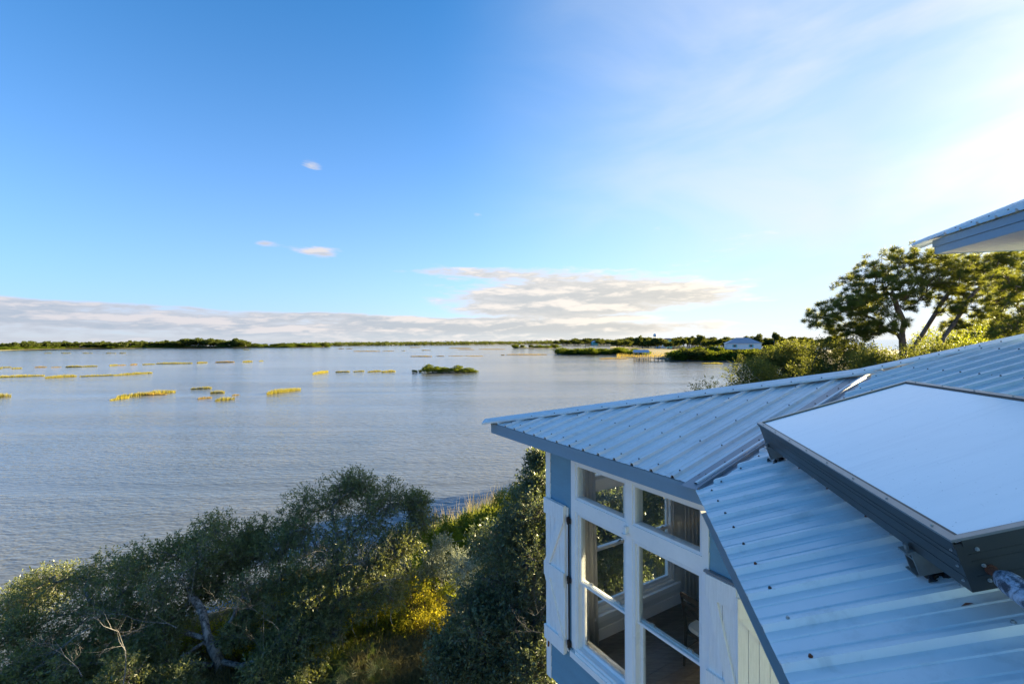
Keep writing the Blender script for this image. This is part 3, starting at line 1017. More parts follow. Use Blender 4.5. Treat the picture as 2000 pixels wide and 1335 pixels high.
# soffit boards, mitred at the corner
sof = MB(); sof.face([fr_up(.02, .02, -.150), fr_up(4.4, .02, -.150), fr_up(4.4, 4.4, -.150), fr_up(.02, 4.4, -.150)]); sof = sof.build('upper_soffit', M['soffit'], house)
for i in range(24):
    k0, k1 = .022 + i * .085, .022 + (i + 1) * .085 - .006
    mb = MB(); mb.prism([fr_up(k0, .022, -.160), fr_up(k1, .022, -.160), fr_up(k1, k1, -.160), fr_up(k0, k0, -.160)], [fr_up(k0, .022, -.1505), fr_up(k1, .022, -.1505), fr_up(k1, k1, -.1505), fr_up(k0, k0, -.1505)])
    mb.build('soffit_board', M['soffit'], sof)
    mb = MB(); mb.prism([fr_up(.022, k0, -.160), fr_up(.022, k1, -.160), fr_up(k1, k1, -.160), fr_up(k0, k0, -.160)][::-1], [fr_up(.022, k0, -.1505), fr_up(.022, k1, -.1505), fr_up(k1, k1, -.1505), fr_up(k0, k0, -.1505)][::-1])
    mb.build('soffit_board', M['soffit'], sof)
# its walls stand on the main roof
mb = MB(); mb.box(fr_up, .62, 4.3, .62, 4.3, -2.6, -.161)
upw = mb.build('upper_wall', M['wall'], house)
for i in range(14):
    z = -1.9 + i * .125
    mb = MB(); mb.box(fr_up, .60, 4.3, .603, .618, z, z + .12); mb.build('siding_board', M['siding'], upw)
    mb = MB(); mb.box(fr_up, .603, .618, .62, 4.3, z, z + .12); mb.build('siding_board', M['siding'], upw)

# unseen block added behind and right of the viewer to cut southern sky light
bk = lambda x, y, z: np.array([1.2, -3.2, 0]) + XB * x - NB * y + Z3 * z
mb = MB(); mb.box(bk, 0, 9.0, -5.0, 0, 4.5, H + 3.4); tall = mb.build('rear_shade_block', M['siding'], house)
mb = MB(); rb_ = [bk(-.5, -5.5, H + 3.4), bk(9.5, -5.5, H + 3.4), bk(9.5, .5, H + 3.4), bk(-.5, .5, H + 3.4)]
mb.prism(rb_, [bk(3, -2.6, H + 4.6), bk(6, -2.6, H + 4.6), bk(6, -2.4, H + 4.6), bk(3, -2.4, H + 4.6)]); mb.build('rear_shade_block_top', M['roof'], house)

# ------------------------------------------------------------------ things in the room
def curtain(p0, p1, folds, label):
    p0, p1 = np.array(p0), np.array(p1); d = p1 - p0; L = np.linalg.norm(d); d /= L; n_ = np.array([d[1], -d[0], 0])
    N_ = folds * 8; V, F = [], []
    for j, (z, k) in enumerate(((H - 1.50, .6), (H - 2.6, .9), (H - 4.24, 1.15))):
        for i in range(N_ + 1):
            x = i / N_ * L * (1 + .06 * (j - 1)); V.append(p0 + d * x + n_ * math.sin(i / 8 * 2 * math.pi + j * .5) * .03 * k + Z3 * z)
    for j in range(2):
        for i in range(N_): F.append((j * (N_ + 1) + i, j * (N_ + 1) + i + 1, (j + 1) * (N_ + 1) + i + 1, (j + 1) * (N_ + 1) + i))
    me = mesh_np('curtain', V, F, M['curtain'], smooth=True)
    o = link('curtain', me)
    sol = o.modifiers.new('cloth', 'SOLIDIFY'); sol.thickness = .004
    return tag(o, label, 'curtain', 'curtains in the room')


c0 = fr_end(.30, -.24, 0) * np.array([1, 1, 0]); c1 = fr_end(.64, -.24, 0) * np.array([1, 1, 0])
curtain(c0, c1, 4, 'grey curtain hanging at the left edge of the nearer sash window')
c0 = fr_end(2.52, -.24, 0) * np.array([1, 1, 0]); c1 = fr_end(2.98, -.24, 0) * np.array([1, 1, 0])
curtain(c0, c1, 5, 'pale curtain hanging behind the dining chair in the room')


def dining_chair(loc, rz):
    root = empty('dining_chair', loc, 'dark wooden ladder back dining chair with cream seat seen through window', 'chair', None, rz)
    fr = lambda x, y, z: np.array([x, y, z])
    part = lambda mb, n_, m_: (lambda o: (COL.objects.link(o), setattr(o, 'parent', root)))(bpy.data.objects.new(n_, mb.mesh(n_, M[m_])))
    for s in (-1, 1):          # chair faces +x, back at x = -.2
        mb = MB(); mb.tube([(-.26, s * .19, 0), (-.215, s * .20, .25), (-.20, s * .205, .46), (-.225, s * .21, .70), (-.30, s * .20, .97)], [.019, .023, .026, .023, .018], 6); part(mb, 'leg', 'chair')
        mb = MB(); mb.tube([(.21, s * .21, 0), (.20, s * .205, .44)], [.014, .021], 6); part(mb, 'leg', 'chair')
        mb = MB(); mb.tube([(-.22, s * .20, .20), (.205, s * .205, .22)], .010, 6); part(mb, 'stretcher', 'chair')
    for z, x in ((.94, -.29), (.83, -.262), (.72, -.232)):
        mb = MB(); pts = [(-.02 * math.cos(q * math.pi / 2) * 1.6 + x, .20 * q, z + .012 * (1 - q * q)) for q in np.linspace(-1, 1, 9)]
        for (xa, ya, za), (xb, yb, zb) in zip(pts[:-1], pts[1:]):
            h_ = .032 if z > .9 else .022
            mb.hexa([(xa - .008, ya, za - h_), (xb - .008, yb, zb - h_), (xb + .008, yb, zb - h_), (xa + .008, ya, za - h_), (xa - .008, ya, za + h_), (xb - .008, yb, zb + h_), (xb + .008, yb, zb + h_), (xa + .008, ya, za + h_)])
        part(mb, 'back_slat', 'chair')
    mb = MB(); mb.box(fr, -.20, .20, -.20, .20, .40, .44); part(mb, 'seat_frame', 'chair')
    mb = MB()
    ring = lambda r, z: [(.03 + r * .215 * math.copysign(abs(math.cos(q)) ** .45, math.cos(q)), r * .225 * math.copysign(abs(math.sin(q)) ** .45, math.sin(q)), z) for q in np.linspace(0, 2 * math.pi, 24, endpoint=False)]
    R_ = [ring(1, .441), ring(1.02, .465), ring(.96, .49), ring(.6, .503)]
    for a, b in zip(R_[:-1], R_[1:]):
        for i in range(24): j = (i + 1) % 24; mb.face([a[i], a[j], b[j], b[i]])
    mb.face(R_[-1]); part(mb, 'seat_cushion', 'cream')
    return root


dining_chair((2.56, 5.97, H + FL + .006), math.radians(32))

# ------------------------------------------------------------------ solar collector on the main roof
coll = empty('solar_collector', fr_r2(-.7, 1.0, .03), 'flat solar water heating collector with dark metal frame and pale dusty glass', 'solar collector')
cu0, cu1, cv0, cv1, ch0, ch1 = .616, 1.650, -1.806, .440, .128, .305
cf = lambda v, u, h: fr_r2(v, u, h)
th = .028
for nm, b in (('frame_side', (cv0, cv1, cu0, cu0 + th)), ('frame_side', (cv0, cv1, cu1 - th, cu1)), ('frame_end', (cv0, cv0 + th, cu0 + th, cu1 - th)), ('frame_end', (cv1 - th, cv1, cu0 + th, cu1 - th))):
    mb = MB(); mb.box(cf, *b, ch0, ch1 - .016); o = mb.build(nm, M['frame'], coll)
    mb = MB()                                         # shallow grooves of the extrusion
    for hh in (.045, .095, .118):
        if nm == 'frame_side': mb.box(cf, b[0] + .002, b[1] - .002, b[2] - .0015, b[3] + .0015, ch0 + hh, ch0 + hh + .004)
        else: mb.box(cf, b[0] - .0015, b[1] + .0015, b[2], b[3], ch0 + hh, ch0 + hh + .004)
    mb.build('groove_rib', M['frame'], o)
mb = MB(); mb.box(cf, cv0 + th, cv1 - th, cu0 + th, cu1 - th, ch0, ch0 + .01); mb.build('back_sheet', M['frame'], coll)
mb = MB(); mb.box(cf, cv0 + .012, cv1 - .012, cu0 + .012, cu1 - .012, ch1 - .016, ch1 - .006); mb.build('glass_cover', M['solar'], coll)
for b in ((cv0 - .004, cv1 + .004, cu0 - .004, cu0 + .022), (cv0 - .004, cv1 + .004, cu1 - .022, cu1 + .004), (cv0 - .004, cv0 + .022, cu0 + .022, cu1 - .022), (cv1 - .022, cv1 + .004, cu0 + .022, cu1 - .022)):
    mb = MB(); mb.box(cf, *b, ch1 - .0055, ch1 + .003)
    x0_, x1_, y0_, y1_ = b
    o = mb.build('glazing_trim', M['trim'], coll)
    lng = x1_ - x0_ > .5
    mb = MB()                                         # the outer lip turned down over the frame
    if lng:
        yy = y0_ if y0_ < 1 else y1_ - .004
        mb.box(cf, x0_, x1_, yy, yy + .004, ch1 - .026, ch1 - .0056)
    else:
        xx = x0_ if x0_ < 0 else x1_ - .004
        mb.box(cf, xx, xx + .004, y0_, y1_, ch1 - .026, ch1 - .0056)
    mb.build('trim_lip', M['frame'], o)
    if lng:
        for i in range(8): screw(cf(x0_ + .12 + i * (x1_ - x0_ - .24) / 7, (y0_ + y1_) / 2, ch1 + .003), N2, o, 'screwgrey', s=.6)
for h_ in (.03, .08, .135):
    screw(cf(cv0 - .001, cu0 + .055 + .0 * h_, ch0 + h_), -D2, coll, 'screwgrey', s=.8)
    screw(cf(cv0 + .022, cu0 - .001, ch0 + h_), -U2, coll, 'screwgrey', s=.6)
for vv, uu in ((-1.47, .66), (.36, .66), (-1.47, 1.58), (.36, 1.58)):
    mb = MB()
    mb.box(cf, vv - .03, vv + .045, uu - .07, uu + .06, .030, .036)
    mb.box(cf, vv - .03, vv - .025, uu - .06, uu + .05, .036, .118); mb.box(cf, vv + .030, vv + .035, uu - .06, uu + .05, .036, .100)
    mb.box(cf, vv - .025, vv + .030, uu - .06, uu + .05, .094, .100); mb.box(cf, vv - .03, vv + .03, uu - .075, uu + .05, .1185, .1265)
    mb.tube([cf(vv + .0, uu - .055, .10), cf(vv + .0, uu - .055, .150)], .010, 6)
    br = mb.build('mount_bracket', M['trim'], coll)
    mb = MB(); r_ = random.Random(int(uu * 100 + vv * 10))
    for k in range(9):                                # lumps of black sealant round the foot
        q0 = cf(vv + r_.uniform(-.07, .07), uu + r_.uniform(-.085, .03), .006)
        mb.tube([q0, q0 + N2 * r_.uniform(.01, .03) + D2 * r_.uniform(-.02, .02)], [r_.uniform(.014, .026), .005], 7)
    mb.build('sealant', M['black'], br)['kind'] = 'stuff'
for b in ((cv0 + .022, cv1 - .022, cu0 + .022, cu0 + .036), (cv0 + .022, cv1 - .022, cu1 - .036, cu1 - .022), (cv0 + .022, cv0 + .036, cu0 + .036, cu1 - .036), (cv1 - .036, cv1 - .022, cu0 + .036, cu1 - .036)):
    mb = MB(); mb.box(cf, *b, ch1 - .0058, ch1 - .0035); mb.build('gasket', M['frame'], coll)
# insulated pipe leaving the near end of the collector
pb = [cf(cv0 + .002, .685, ch0 + .062), cf(cv0 - .045, .684, ch0 + .058), cf(cv0 - .10, .683, ch0 + .054)]
pipe = MB(); pipe.tube(pb[:2], .014, 10); pipe.tube([cf(cv0 + .001, .685, ch0 + .062), cf(cv0 - .006, .685, ch0 + .062)], .017, 12)
po = pipe.build('collector_pipe', M['rust']); tag(po, 'insulated pipe leaving the near end of the solar collector', 'pipe')
mb = MB(); pts = [cf(cv0 - .035, .685, ch0 + .060), cf(cv0 - .06, .684, ch0 + .058), cf(cv0 - .09, .683, ch0 + .055), cf(cv0 - .20, .682, ch0 + .045), cf(cv0 - .42, .690, ch0 + .02), cf(cv0 - .8, .73, ch0 - .03), cf(cv0 - 1.6, .85, ch0 - .06)]
mb.tube(pts, [.018, .032, .036, .037, .037, .038, .038], 16); mb.build('pipe_insulation', M['wrap'], po, smooth=True)


# ------------------------------------------------------------------ plants: growing wood and leaves
def unit(v): return v / np.maximum(np.linalg.norm(v, axis=-1, keepdims=True), 1e-9)


def grow(trunk, targets, r, seg=.3, r_base=.12, r_tip=.008, rise=.35, jit=.10, power=.66):
    """limbs from a trunk line to every target; returns (V, F) of a tube mesh"""
    pos, par, dirn = [], [], []
    tr = [np.array(p, float) for p in trunk]
    for a, b in zip(tr[:-1], tr[1:]):
        n = max(1, int(np.linalg.norm(b - a) / seg))
        for i in range(n):
            pos.append(a + (b - a) * i / n); par.append(len(pos) - 2); dirn.append((b - a) / np.linalg.norm(b - a))
    pos.append(tr[-1]); par.append(len(pos) - 2); dirn.append(dirn[-1])
    nt = len(pos)
    chains = [list(range(nt))]
    plen = [0.0] * nt
    for i in range(1, nt): plen[i] = plen[i - 1] + np.linalg.norm(pos[i] - pos[i - 1])
    T = np.array(targets, float)
    dd = np.linalg.norm(T[:, None] - np.array(pos)[None], axis=2).min(1)
    for ti in np.argsort(dd):
        t = T[ti]; Pn = np.array(pos); d = t - Pn; L = np.linalg.norm(d, axis=1)
        ang = 1 - (d * np.array(dirn)).sum(1) / np.maximum(L, 1e-6)
        cost = L * (1 + rise * ang) + .12 * np.array(plen)
        low = np.arange(len(pos)) < nt * .3
        cost[low] += L[low] * .5 + .4
        k = int(np.argmin(cost))
        L_ = L[k]; n = max(2, int(L_ / seg)); ch = [k]
        c1 = pos[k] + dirn[k] * L_ * .35
        prev = k
        for i in range(1, n + 1):
            s = i / n
            p = (1 - s) ** 2 * pos[k] + 2 * s * (1 - s) * c1 + s * s * t
            if i < n: p = p + r.normal(0, jit * seg, 3)
            pos.append(p); par.append(prev); dv = p - pos[prev]; dirn.append(dv / max(np.linalg.norm(dv), 1e-6))
            plen.append(plen[prev] + np.linalg.norm(dv)); prev = len(pos) - 1; ch.append(prev)
        chains.append(ch)
    cnt = np.zeros(len(pos))
    for ch in chains[1:]: cnt[ch[-1]] += 1
    for i in range(len(pos) - 1, 0, -1): cnt[par[i]] += cnt[i]
    tot = max(cnt[0], 1)
    rad = r_tip + (r_base - r_tip) * (cnt / tot) ** power
    V, F = [], []
    for ci, ch in enumerate(chains):
        n = 8 if ci == 0 else (6 if rad[ch[min(1, len(ch) - 1)]] > .03 else 4)
        P = np.array([pos[i] for i in ch]); R_ = rad[ch].copy()
        if ci: R_[0] = min(rad[ch[1]] * 1.15, R_[0])
        tg = np.gradient(P, axis=0); tg = unit(tg)
        a = np.cross(tg[0], [.3, .5, .81]); a /= np.linalg.norm(a)
        b0 = len(V)
        for i in range(len(P)):
            a = a - tg[i] * (a @ tg[i]); a /= np.linalg.norm(a); c = np.cross(tg[i], a)
            for q in range(n):
                w = 2 * math.pi * q / n; V.append(P[i] + (a * math.cos(w) + c * math.sin(w)) * R_[i])
        for i in range(len(P) - 1):
            for q in range(n):
                j = (q + 1) % n; F.append((b0 + i * n + q, b0 + i * n + j, b0 + (i + 1) * n + j, b0 + (i + 1) * n + q))
    return np.array(V), np.array(F)


def sprigs(cent, rad, r, per, k=9, ll=.07, lw=.026, tl=.22, shell=.45, up=.25, spread=.9, clump_tint=.35, flat=0.0):
    """leafy twigs filling ellipsoid clumps; returns quads and a tint per leaf"""
    cent = np.asarray(cent, float); rad = np.asarray(rad, float)
    if rad.ndim == 1: rad = np.repeat(rad[:, None], 3, 1)
    N = len(cent); idx = np.repeat(np.arange(N), per)
    d = unit(r.normal(size=(len(idx), 3)))
    rr = r.random(len(idx)) ** shell
    o = cent[idx] + d * rad[idx] * rr[:, None]
    td = unit(d + np.array([0, 0, up]) + r.normal(0, .45, d.shape))
    ct = r.random(N)
    j = np.tile(np.arange(k), len(idx)); s = np.repeat(np.arange(len(idx)), k)
    f = (j + .5) / k
    base = o[s] + td[s] * (f * tl)[:, None]
    ld = unit(td[s] * .55 + spread * unit(r.normal(size=(len(s), 3))))
    nrm = unit(np.cross(ld, r.normal(size=ld.shape)))
    if flat:
        nrm = unit(nrm * (1 - flat) + np.array([0, 0, flat]))
    sd = unit(np.cross(ld, nrm))
    L = ll * (.7 + .6 * r.random(len(s))); Wd = lw * (.75 + .5 * r.random(len(s)))
    tip = base + ld * L[:, None]; mid = base + ld * (L * .5)[:, None]
    V = np.stack([base, mid + sd * Wd[:, None] * .5, tip, mid - sd * Wd[:, None] * .5], 1).reshape(-1, 3)
    F = np.arange(len(V)).reshape(-1, 4)
    tint = np.clip(clump_tint * ct[idx[s]] + (1 - clump_tint) * r.random(len(s)) ** 1.3, 0, 1)
    # the twigs themselves
    a = unit(np.cross(td, r.normal(size=td.shape))) * .004
    TV = np.stack([o - td * tl * .6 - a, o - td * tl * .6 + a, o + td * tl], 1).reshape(-1, 3)
    TF = np.arange(len(TV)).reshape(-1, 3)
    return V, F, tint, TV, TF


def hanging(cent, r, n, ln=.5, w=.012):
    """thin drooping strands"""
    V, F = [], []
    for i in range(n):
        p = cent[r.integers(len(cent))] + r.normal(0, .18, 3); L = ln * (.4 + r.random()); a = r.random() * 6.28
        s = np.array([math.cos(a), math.sin(a), 0]) * w
        q = [p, p + [r.normal(0, .03), r.normal(0, .03), -L * .5], p + [r.normal(0, .05), r.normal(0, .05), -L]]
        b = len(V); V += [q[0] - s, q[0] + s, q[1] + s, q[1] - s, q[2] + s * .3, q[2] - s * .3]
        F += [(b, b + 1, b + 2, b + 3), (b + 3, b + 2, b + 4, b + 5)]
    return np.array(V), np.array(F)


def plant(name, base, label, cat, group=None): return empty(name, tuple(base), label, cat, group)


def lowmesh(name, V, F, m, parent, tint=None, smooth=False):
    return link(name, mesh_np(name, V, F, m, tint, smooth), parent)


def fractal_branch(root, d, L, r, depth, rad, out):
    p = np.array(root, float); pts = [p]; d = np.array(d, float)
    n = 5
    for i in range(n):
        d = unit(d + r.normal(0, .16, 3) + np.array([0, 0, .02])); p = p + d * L / n; pts.append(p)
    out.append((pts, rad, depth))
    if depth:
        for i in range(1, n + 1):
            if r.random() < .9:
                fractal_branch(pts[i], unit(d + r.normal(0, .65, 3)), L * (.45 + .25 * r.random()), r, depth - 1, rad * .55, out)


def bare_branch(name, root, d, L, r, parent, depth=3, rad=.03):
    out = []; fractal_branch(root, d, L, r, depth, rad, out); mb = MB()
    for pts, ra, dp in out:
        mb.tube(pts, [.5 * ra * (1 - .75 * i / (len(pts) - 1)) for i in range(len(pts))], 5 if ra > .012 else 3, cap=False)
    return link(name, mb.mesh(name, M['deadwood'], True), parent)


def oak(base, trunk, clumps, label, r_base, leafmat='oak', per=42, seed=1, ll=.076, lw=.029, r_tip=.007, group=None, moss=0, k=9, name='oak_tree', cat='tree', seg=.28, jit=.2):
    """clumps: rows of x, y, z, r (world)"""
    r = np.random.default_rng(seed)
    C = np.array(clumps, float)
    root = plant(name, base, label, cat, group)
    V, F = grow(trunk, C[:, :3], r, seg=seg, r_base=r_base, r_tip=r_tip, jit=jit)
    lowmesh('trunk', V, F, M['bark'], root, smooth=True)
    rad = C[:, 3:4] * np.array([1, 1, .72])
    V, F, tint, TV, TF = sprigs(C[:, :3], rad, r, per, k=k, ll=ll, lw=lw)
    cr_ = lowmesh('crown', V, F, M[leafmat], root, tint)
    tw = lowmesh('twig_sprays', TV, TF, M['bark'], root); tw['kind'] = 'stuff'
    if moss:
        V, F = hanging(C[:, :3] - [0, 0, .2], r, moss, .7, .012); o = lowmesh('hanging_moss', V, F, M['moss'], root, r.random(len(F))); o['kind'] = 'stuff'
    return root


def clumps_px(rows, r, sub=3, spread=.6):
    """rows (px, py, depth, radius): clump centres read off the photograph at a given depth, each broken into smaller ones"""
    out = []
    for px, py, Y, ra in rows:
        c = AT(px, py, Y)
        for i in range(sub):
            d = r.normal(size=3); d /= np.linalg.norm(d)
            q = c + d * ra * spread * r.random() ** .4 * np.array([1, 1.2, .8])
            out.append((*q, ra * (.55 + .25 * r.random())))
    return out


# ---- the sprawling live oak at the lower left
r_ = np.random.default_rng(11)
rows = [(30, 1190, 13.0, .7), (95, 1165, 12.8, .75), (165, 1140, 13.0, .8), (230, 1110, 13.2, .75), (290, 1115, 12.8, .75), (110, 1235, 12.0, .7), (190, 1200, 12.0, .7), (250, 1170, 12.2, .7),
        (60, 1270, 11.4, .6), (150, 1275, 11.2, .55), (20, 1235, 11.6, .6), (320, 1080, 13.2, .75), (370, 1065, 13.3, .75), (420, 1085, 12.8, .7), (385, 1120, 12.4, .6), (330, 1150, 11.8, .55),
        (460, 1110, 13.0, .6), (500, 1140, 12.6, .6), (540, 1190, 12.0, .55), (60, 1310, 10.6, .55), (150, 1325, 10.3, .55), (250, 1330, 10.0, .5), (560, 1250, 11.4, .5), (590, 1310, 10.6, .55), (500, 1320, 10.4, .45), (470, 1240, 11.6, .4), (10, 1330, 10.4, .5), (350, 1335, 10.2, .4),
        (415, 1040, 13.6, .55), (450, 1065, 13.4, .6), (-40, 1190, 13.5, .8), (40, 1155, 13.8, .7), (105, 1135, 13.6, .65), (200, 1240, 11.6, .6), (270, 1215, 11.8, .6), (300, 1255, 11.2, .5), (235, 1290, 10.8, .5), (335, 1195, 12, .5), (375, 1160, 12.4, .5), (440, 1150, 12.6, .6), (490, 1190, 12.2, .5), (520, 1265, 11.4, .5), (310, 1310, 10.6, .45), (100, 1300, 10.8, .5)]
b = G(432, 1318, .75)
tr = [b - [0, 0, .3], AT(428, 1290, 11.35), AT(405, 1240, 11.5), AT(395, 1190, 11.8), AT(372, 1160, 12.1)]
oak1 = oak(b, tr, clumps_px(rows, r_, 5, .85), 'sprawling live oak with twisting lichened limbs at the water edge', .125, per=62, seed=3, moss=60)
V, F = grow([AT(428, 1290, 11.35), AT(470, 1300, 11.2), AT(520, 1282, 11.2), AT(560, 1270, 11.4)], [AT(600, 1262, 11.6), AT(585, 1240, 11.8)], r_, .3, .065, .012); lowmesh('limb', V, F, M['bark'], oak1, smooth=True)
V, F = grow([AT(415, 1300, 11.3), AT(360, 1290, 11.2), AT(300, 1300, 11.0), AT(262, 1308, 10.9)], [AT(240, 1290, 11.2), AT(250, 1320, 10.6)], r_, .3, .065, .012); lowmesh('limb', V, F, M['bark'], oak1, smooth=True)
V, F = grow([AT(398, 1245, 11.5), AT(365, 1235, 11.6), AT(330, 1220, 11.7), AT(310, 1218, 11.8)], [AT(290, 1205, 12), AT(280, 1230, 11.6)], r_, .3, .055, .010); lowmesh('limb', V, F, M['bark'], oak1, smooth=True)
V, F = grow([AT(425, 1275, 11.4), AT(440, 1230, 11.6), AT(455, 1205, 11.8), AT(468, 1172, 12)], [AT(475, 1160, 12.2), AT(490, 1170, 12)], r_, .3, .05, .010); lowmesh('limb', V, F, M['bark'], oak1, smooth=True)
for i, (px, py, Y, d, L, ra) in enumerate([(175, 1225, 11.0, (-.9, -.5, -.5), 1.5, .025), (240, 1340, 9.6, (.1, .3, .9), 1.2, .03), (345, 1225, 11.2, (-.7, .1, .25), 1.2, .02), (160, 1320, 9.8, (-.5, .1, .5), 1.0, .02), (370, 1180, 11.4, (-.3, .2, .8), .9, .016)]):
    bare_branch('dead_branch', AT(px, py, Y), d, L, np.random.default_rng(40 + i), oak1, 3, ra)

# ---- the second live oak, rounder and taller, right of it
rows = [(560, 1010, 14.5, .8), (620, 985, 14.8, .85), (680, 970, 15, .85), (735, 950, 15, .75), (770, 985, 14.6, .75), (590, 1060, 13.6, .8), (650, 1040, 13.8, .9), (715, 1030, 14, .9), (765, 1045, 14, .7), (540, 1075, 13.6, .7),
        (560, 1130, 12.8, .7), (625, 1110, 13, .8), (690, 1100, 13, .85), (750, 1095, 13.2, .75), (790, 1075, 13.6, .6), (600, 1170, 12.4, .6), (660, 1165, 12.4, .6), (720, 1155, 12.6, .65), (775, 1140, 12.8, .55), (820, 1010, 14.6, .5), (805, 985, 14.8, .45), (500, 1075, 13.8, .6), (515, 1030, 14.4, .55), (640, 1215, 11.8, .5), (590, 1225, 11.8, .5), (700, 945, 15.2, .55)]
b = G(668, 1290, .9)
tr = [b - [0, 0, .3], AT(668, 1270, 12.0), AT(655, 1225, 12.2), AT(672, 1180, 12.6), AT(660, 1120, 13.2), AT(672, 1060, 13.8)]
oak2 = oak(b, tr, clumps_px(rows, r_, 5, .85), 'rounded live oak with grey moss between the water and the yellow scrub', .12, per=64, seed=5, moss=90)
for i, (px, py, Y, d, L, ra) in enumerate([(690, 1120, 12.2, (.6, -.2, .2), 1.0, .016), (730, 1140, 12.2, (.7, 0, .1), .9, .016), (640, 1090, 12.6, (.1, -.2, .8), .8, .014), (760, 1010, 14.0, (.2, -.1, .8), .7, .012)]):
    bare_branch('dead_branch', AT(px, py, Y), d, L, np.random.default_rng(60 + i), oak2, 3, ra)
# a bleached dead sapling in front of it
b = G(510, 1345, .9)
dead = plant('dead_sapling', b, 'bleached leafless sapling standing in front of the live oak trunk', 'dead tree')
bare_branch('trunk', b - [0, 0, .1], (-.05, .1, 1), 2.0, np.random.default_rng(71), dead, 3, .013)
bare_branch('branch', AT(545, 1230, 10.4), (-.5, .1, .6), 1.0, np.random.default_rng(72), dead, 3, .009)

# ---- the dark evergreen close to the end wall of the house
rows = [(1050, 935, 9.6, .35), (1035, 985, 9.4, .5), (1065, 1000, 9.0, .6), (1000, 1045, 9.2, .6), (1045, 1070, 8.8, .65), (960, 1085, 9.4, .6), (1000, 1110, 8.8, .65), (1050, 1150, 8.4, .6), (945, 1145, 9.0, .6), (985, 1180, 8.6, .65), (1030, 1220, 8.2, .6), (920, 1200, 8.8, .55), (960, 1240, 8.4, .6), (1010, 1280, 8.0, .6), (900, 1260, 8.4, .5), (940, 1300, 8.0, .6), (985, 1335, 7.7, .5), (1060, 1290, 7.9, .5),
        (1140, 1000, 9.8, .7), (1200, 1010, 10, .7), (1180, 1060, 9.6, .7), (1250, 1040, 10, .7), (1120, 1080, 9.4, .7), (1150, 1140, 9.2, .7), (1220, 1120, 9.6, .7), (1290, 1080, 10.2, .7), (1320, 1000, 10.4, .7), (1250, 960, 10.6, .6), (1290, 930, 10.8, .6), (1160, 930, 10.4, .5), (880, 1310, 8.0, .45), (1055, 900, 9.8, .22)]
b = G(1040, 1400, 1.1)
tr = [b - [0, 0, .3], AT(1040, 1330, 9.2), AT(1060, 1220, 9.4), AT(1080, 1120, 9.8), AT(1075, 1040, 9.9)]
oak3 = oak(b, tr, clumps_px(rows, r_, 4, .75), 'dense dark evergreen oak growing against the end of the house', .16, 'darkoak', per=95, seed=8, ll=.065, lw=.027)
for i, (px, py, Y, d, L, ra) in enumerate([(1040, 1200, 7.9, (.1, -.3, .3), .6, .010), (1060, 1235, 7.6, (-.5, -.2, .2), .5, .010), (1000, 1260, 7.8, (.2, -.2, -.3), .5, .008)]):
    bare_branch('dead_branch', AT(px, py, Y), d, L, np.random.default_rng(80 + i), oak3, 2, ra)


# ---- shrubs of the bank
def shrub(name, rows, base, label, cat, leafmat, per, seed, ll, lw, sub=3, group=None, stem=.03, up=.6, tl=.2, spread=.7):
    r = np.random.default_rng(seed); C = np.array(clumps_px(rows, r, sub)); root = plant(name, base, label, cat, group)
    V, F = grow([np.array(base) - [0, 0, .1], np.array(base) + [0, 0, .35]], C[:, :3], r, .25, stem, .005, rise=.2)
    lowmesh('stems', V, F, M['bark'], root, smooth=True)
    V, F, tint, TV, TF = sprigs(C[:, :3], C[:, 3:4] * np.array([1, 1, .9]), r, per, 9, ll, lw, tl, up=up, spread=spread)
    lowmesh('foliage', V, F, M[leafmat], root, tint)
    return root


shrub('wax_myrtle', [(950, 1010, 17.6, .6), (980, 985, 18, .55), (1015, 960, 18.4, .4), (1010, 1000, 17.6, .6), (945, 1050, 17, .6), (985, 1040, 17, .6), (1030, 1010, 17.4, .4), (925, 1035, 17.4, .4)], G(968, 1085, .9), 'sunlit yellow green shrub by the reeds, taller than the grass', 'shrub', 'myrtle', 60, 21, .085, .03)
shrub('groundsel_bush', [(865, 1068, 14.8, .4), (845, 1095, 14.6, .4), (885, 1092, 14.6, .42), (865, 1120, 14.3, .45), (835, 1125, 14.3, .3)], G(862, 1165, .9), 'white flowered groundsel bush in front of the green reeds', 'shrub', 'groundsel', 60, 22, .05, .03, up=1.0)
shrub('groundsel_bush', [(905, 1108, 13.6, .33), (930, 1100, 13.6, .3), (900, 1135, 13.2, .3), (915, 1215, 12.2, .26)], G(905, 1235, .9), 'lower silvery bush beside the dark oak by the house', 'shrub', 'groundsel', 50, 23, .045, .025, up=.9)
SPX = [848, 806, 775, 820, 880, 735, 535, 560, 520, 475, 600, 430, 350, 300, 560, 480, 395, 330, 690, 650, 790, 745, 700, 860, 830, 610, 770]
_n = ['first', 'second', 'third', 'fourth', 'fifth', 'sixth', 'seventh', 'eighth', 'ninth', 'tenth', 'eleventh', 'twelfth', 'thirteenth', 'fourteenth', 'fifteenth', 'sixteenth', 'seventeenth', 'eighteenth', 'nineteenth', 'twentieth', 'twenty-first', 'twenty-second', 'twenty-third', 'twenty-fourth', 'twenty-fifth', 'twenty-sixth', 'twenty-seventh']
_o = sorted(range(len(SPX)), key=lambda i: SPX[i] + i * .01)
SCRUB = {i: f'golden green scrub bush on the bank, {_n[k]} from the left of its kind' for k, i in enumerate(_o)}
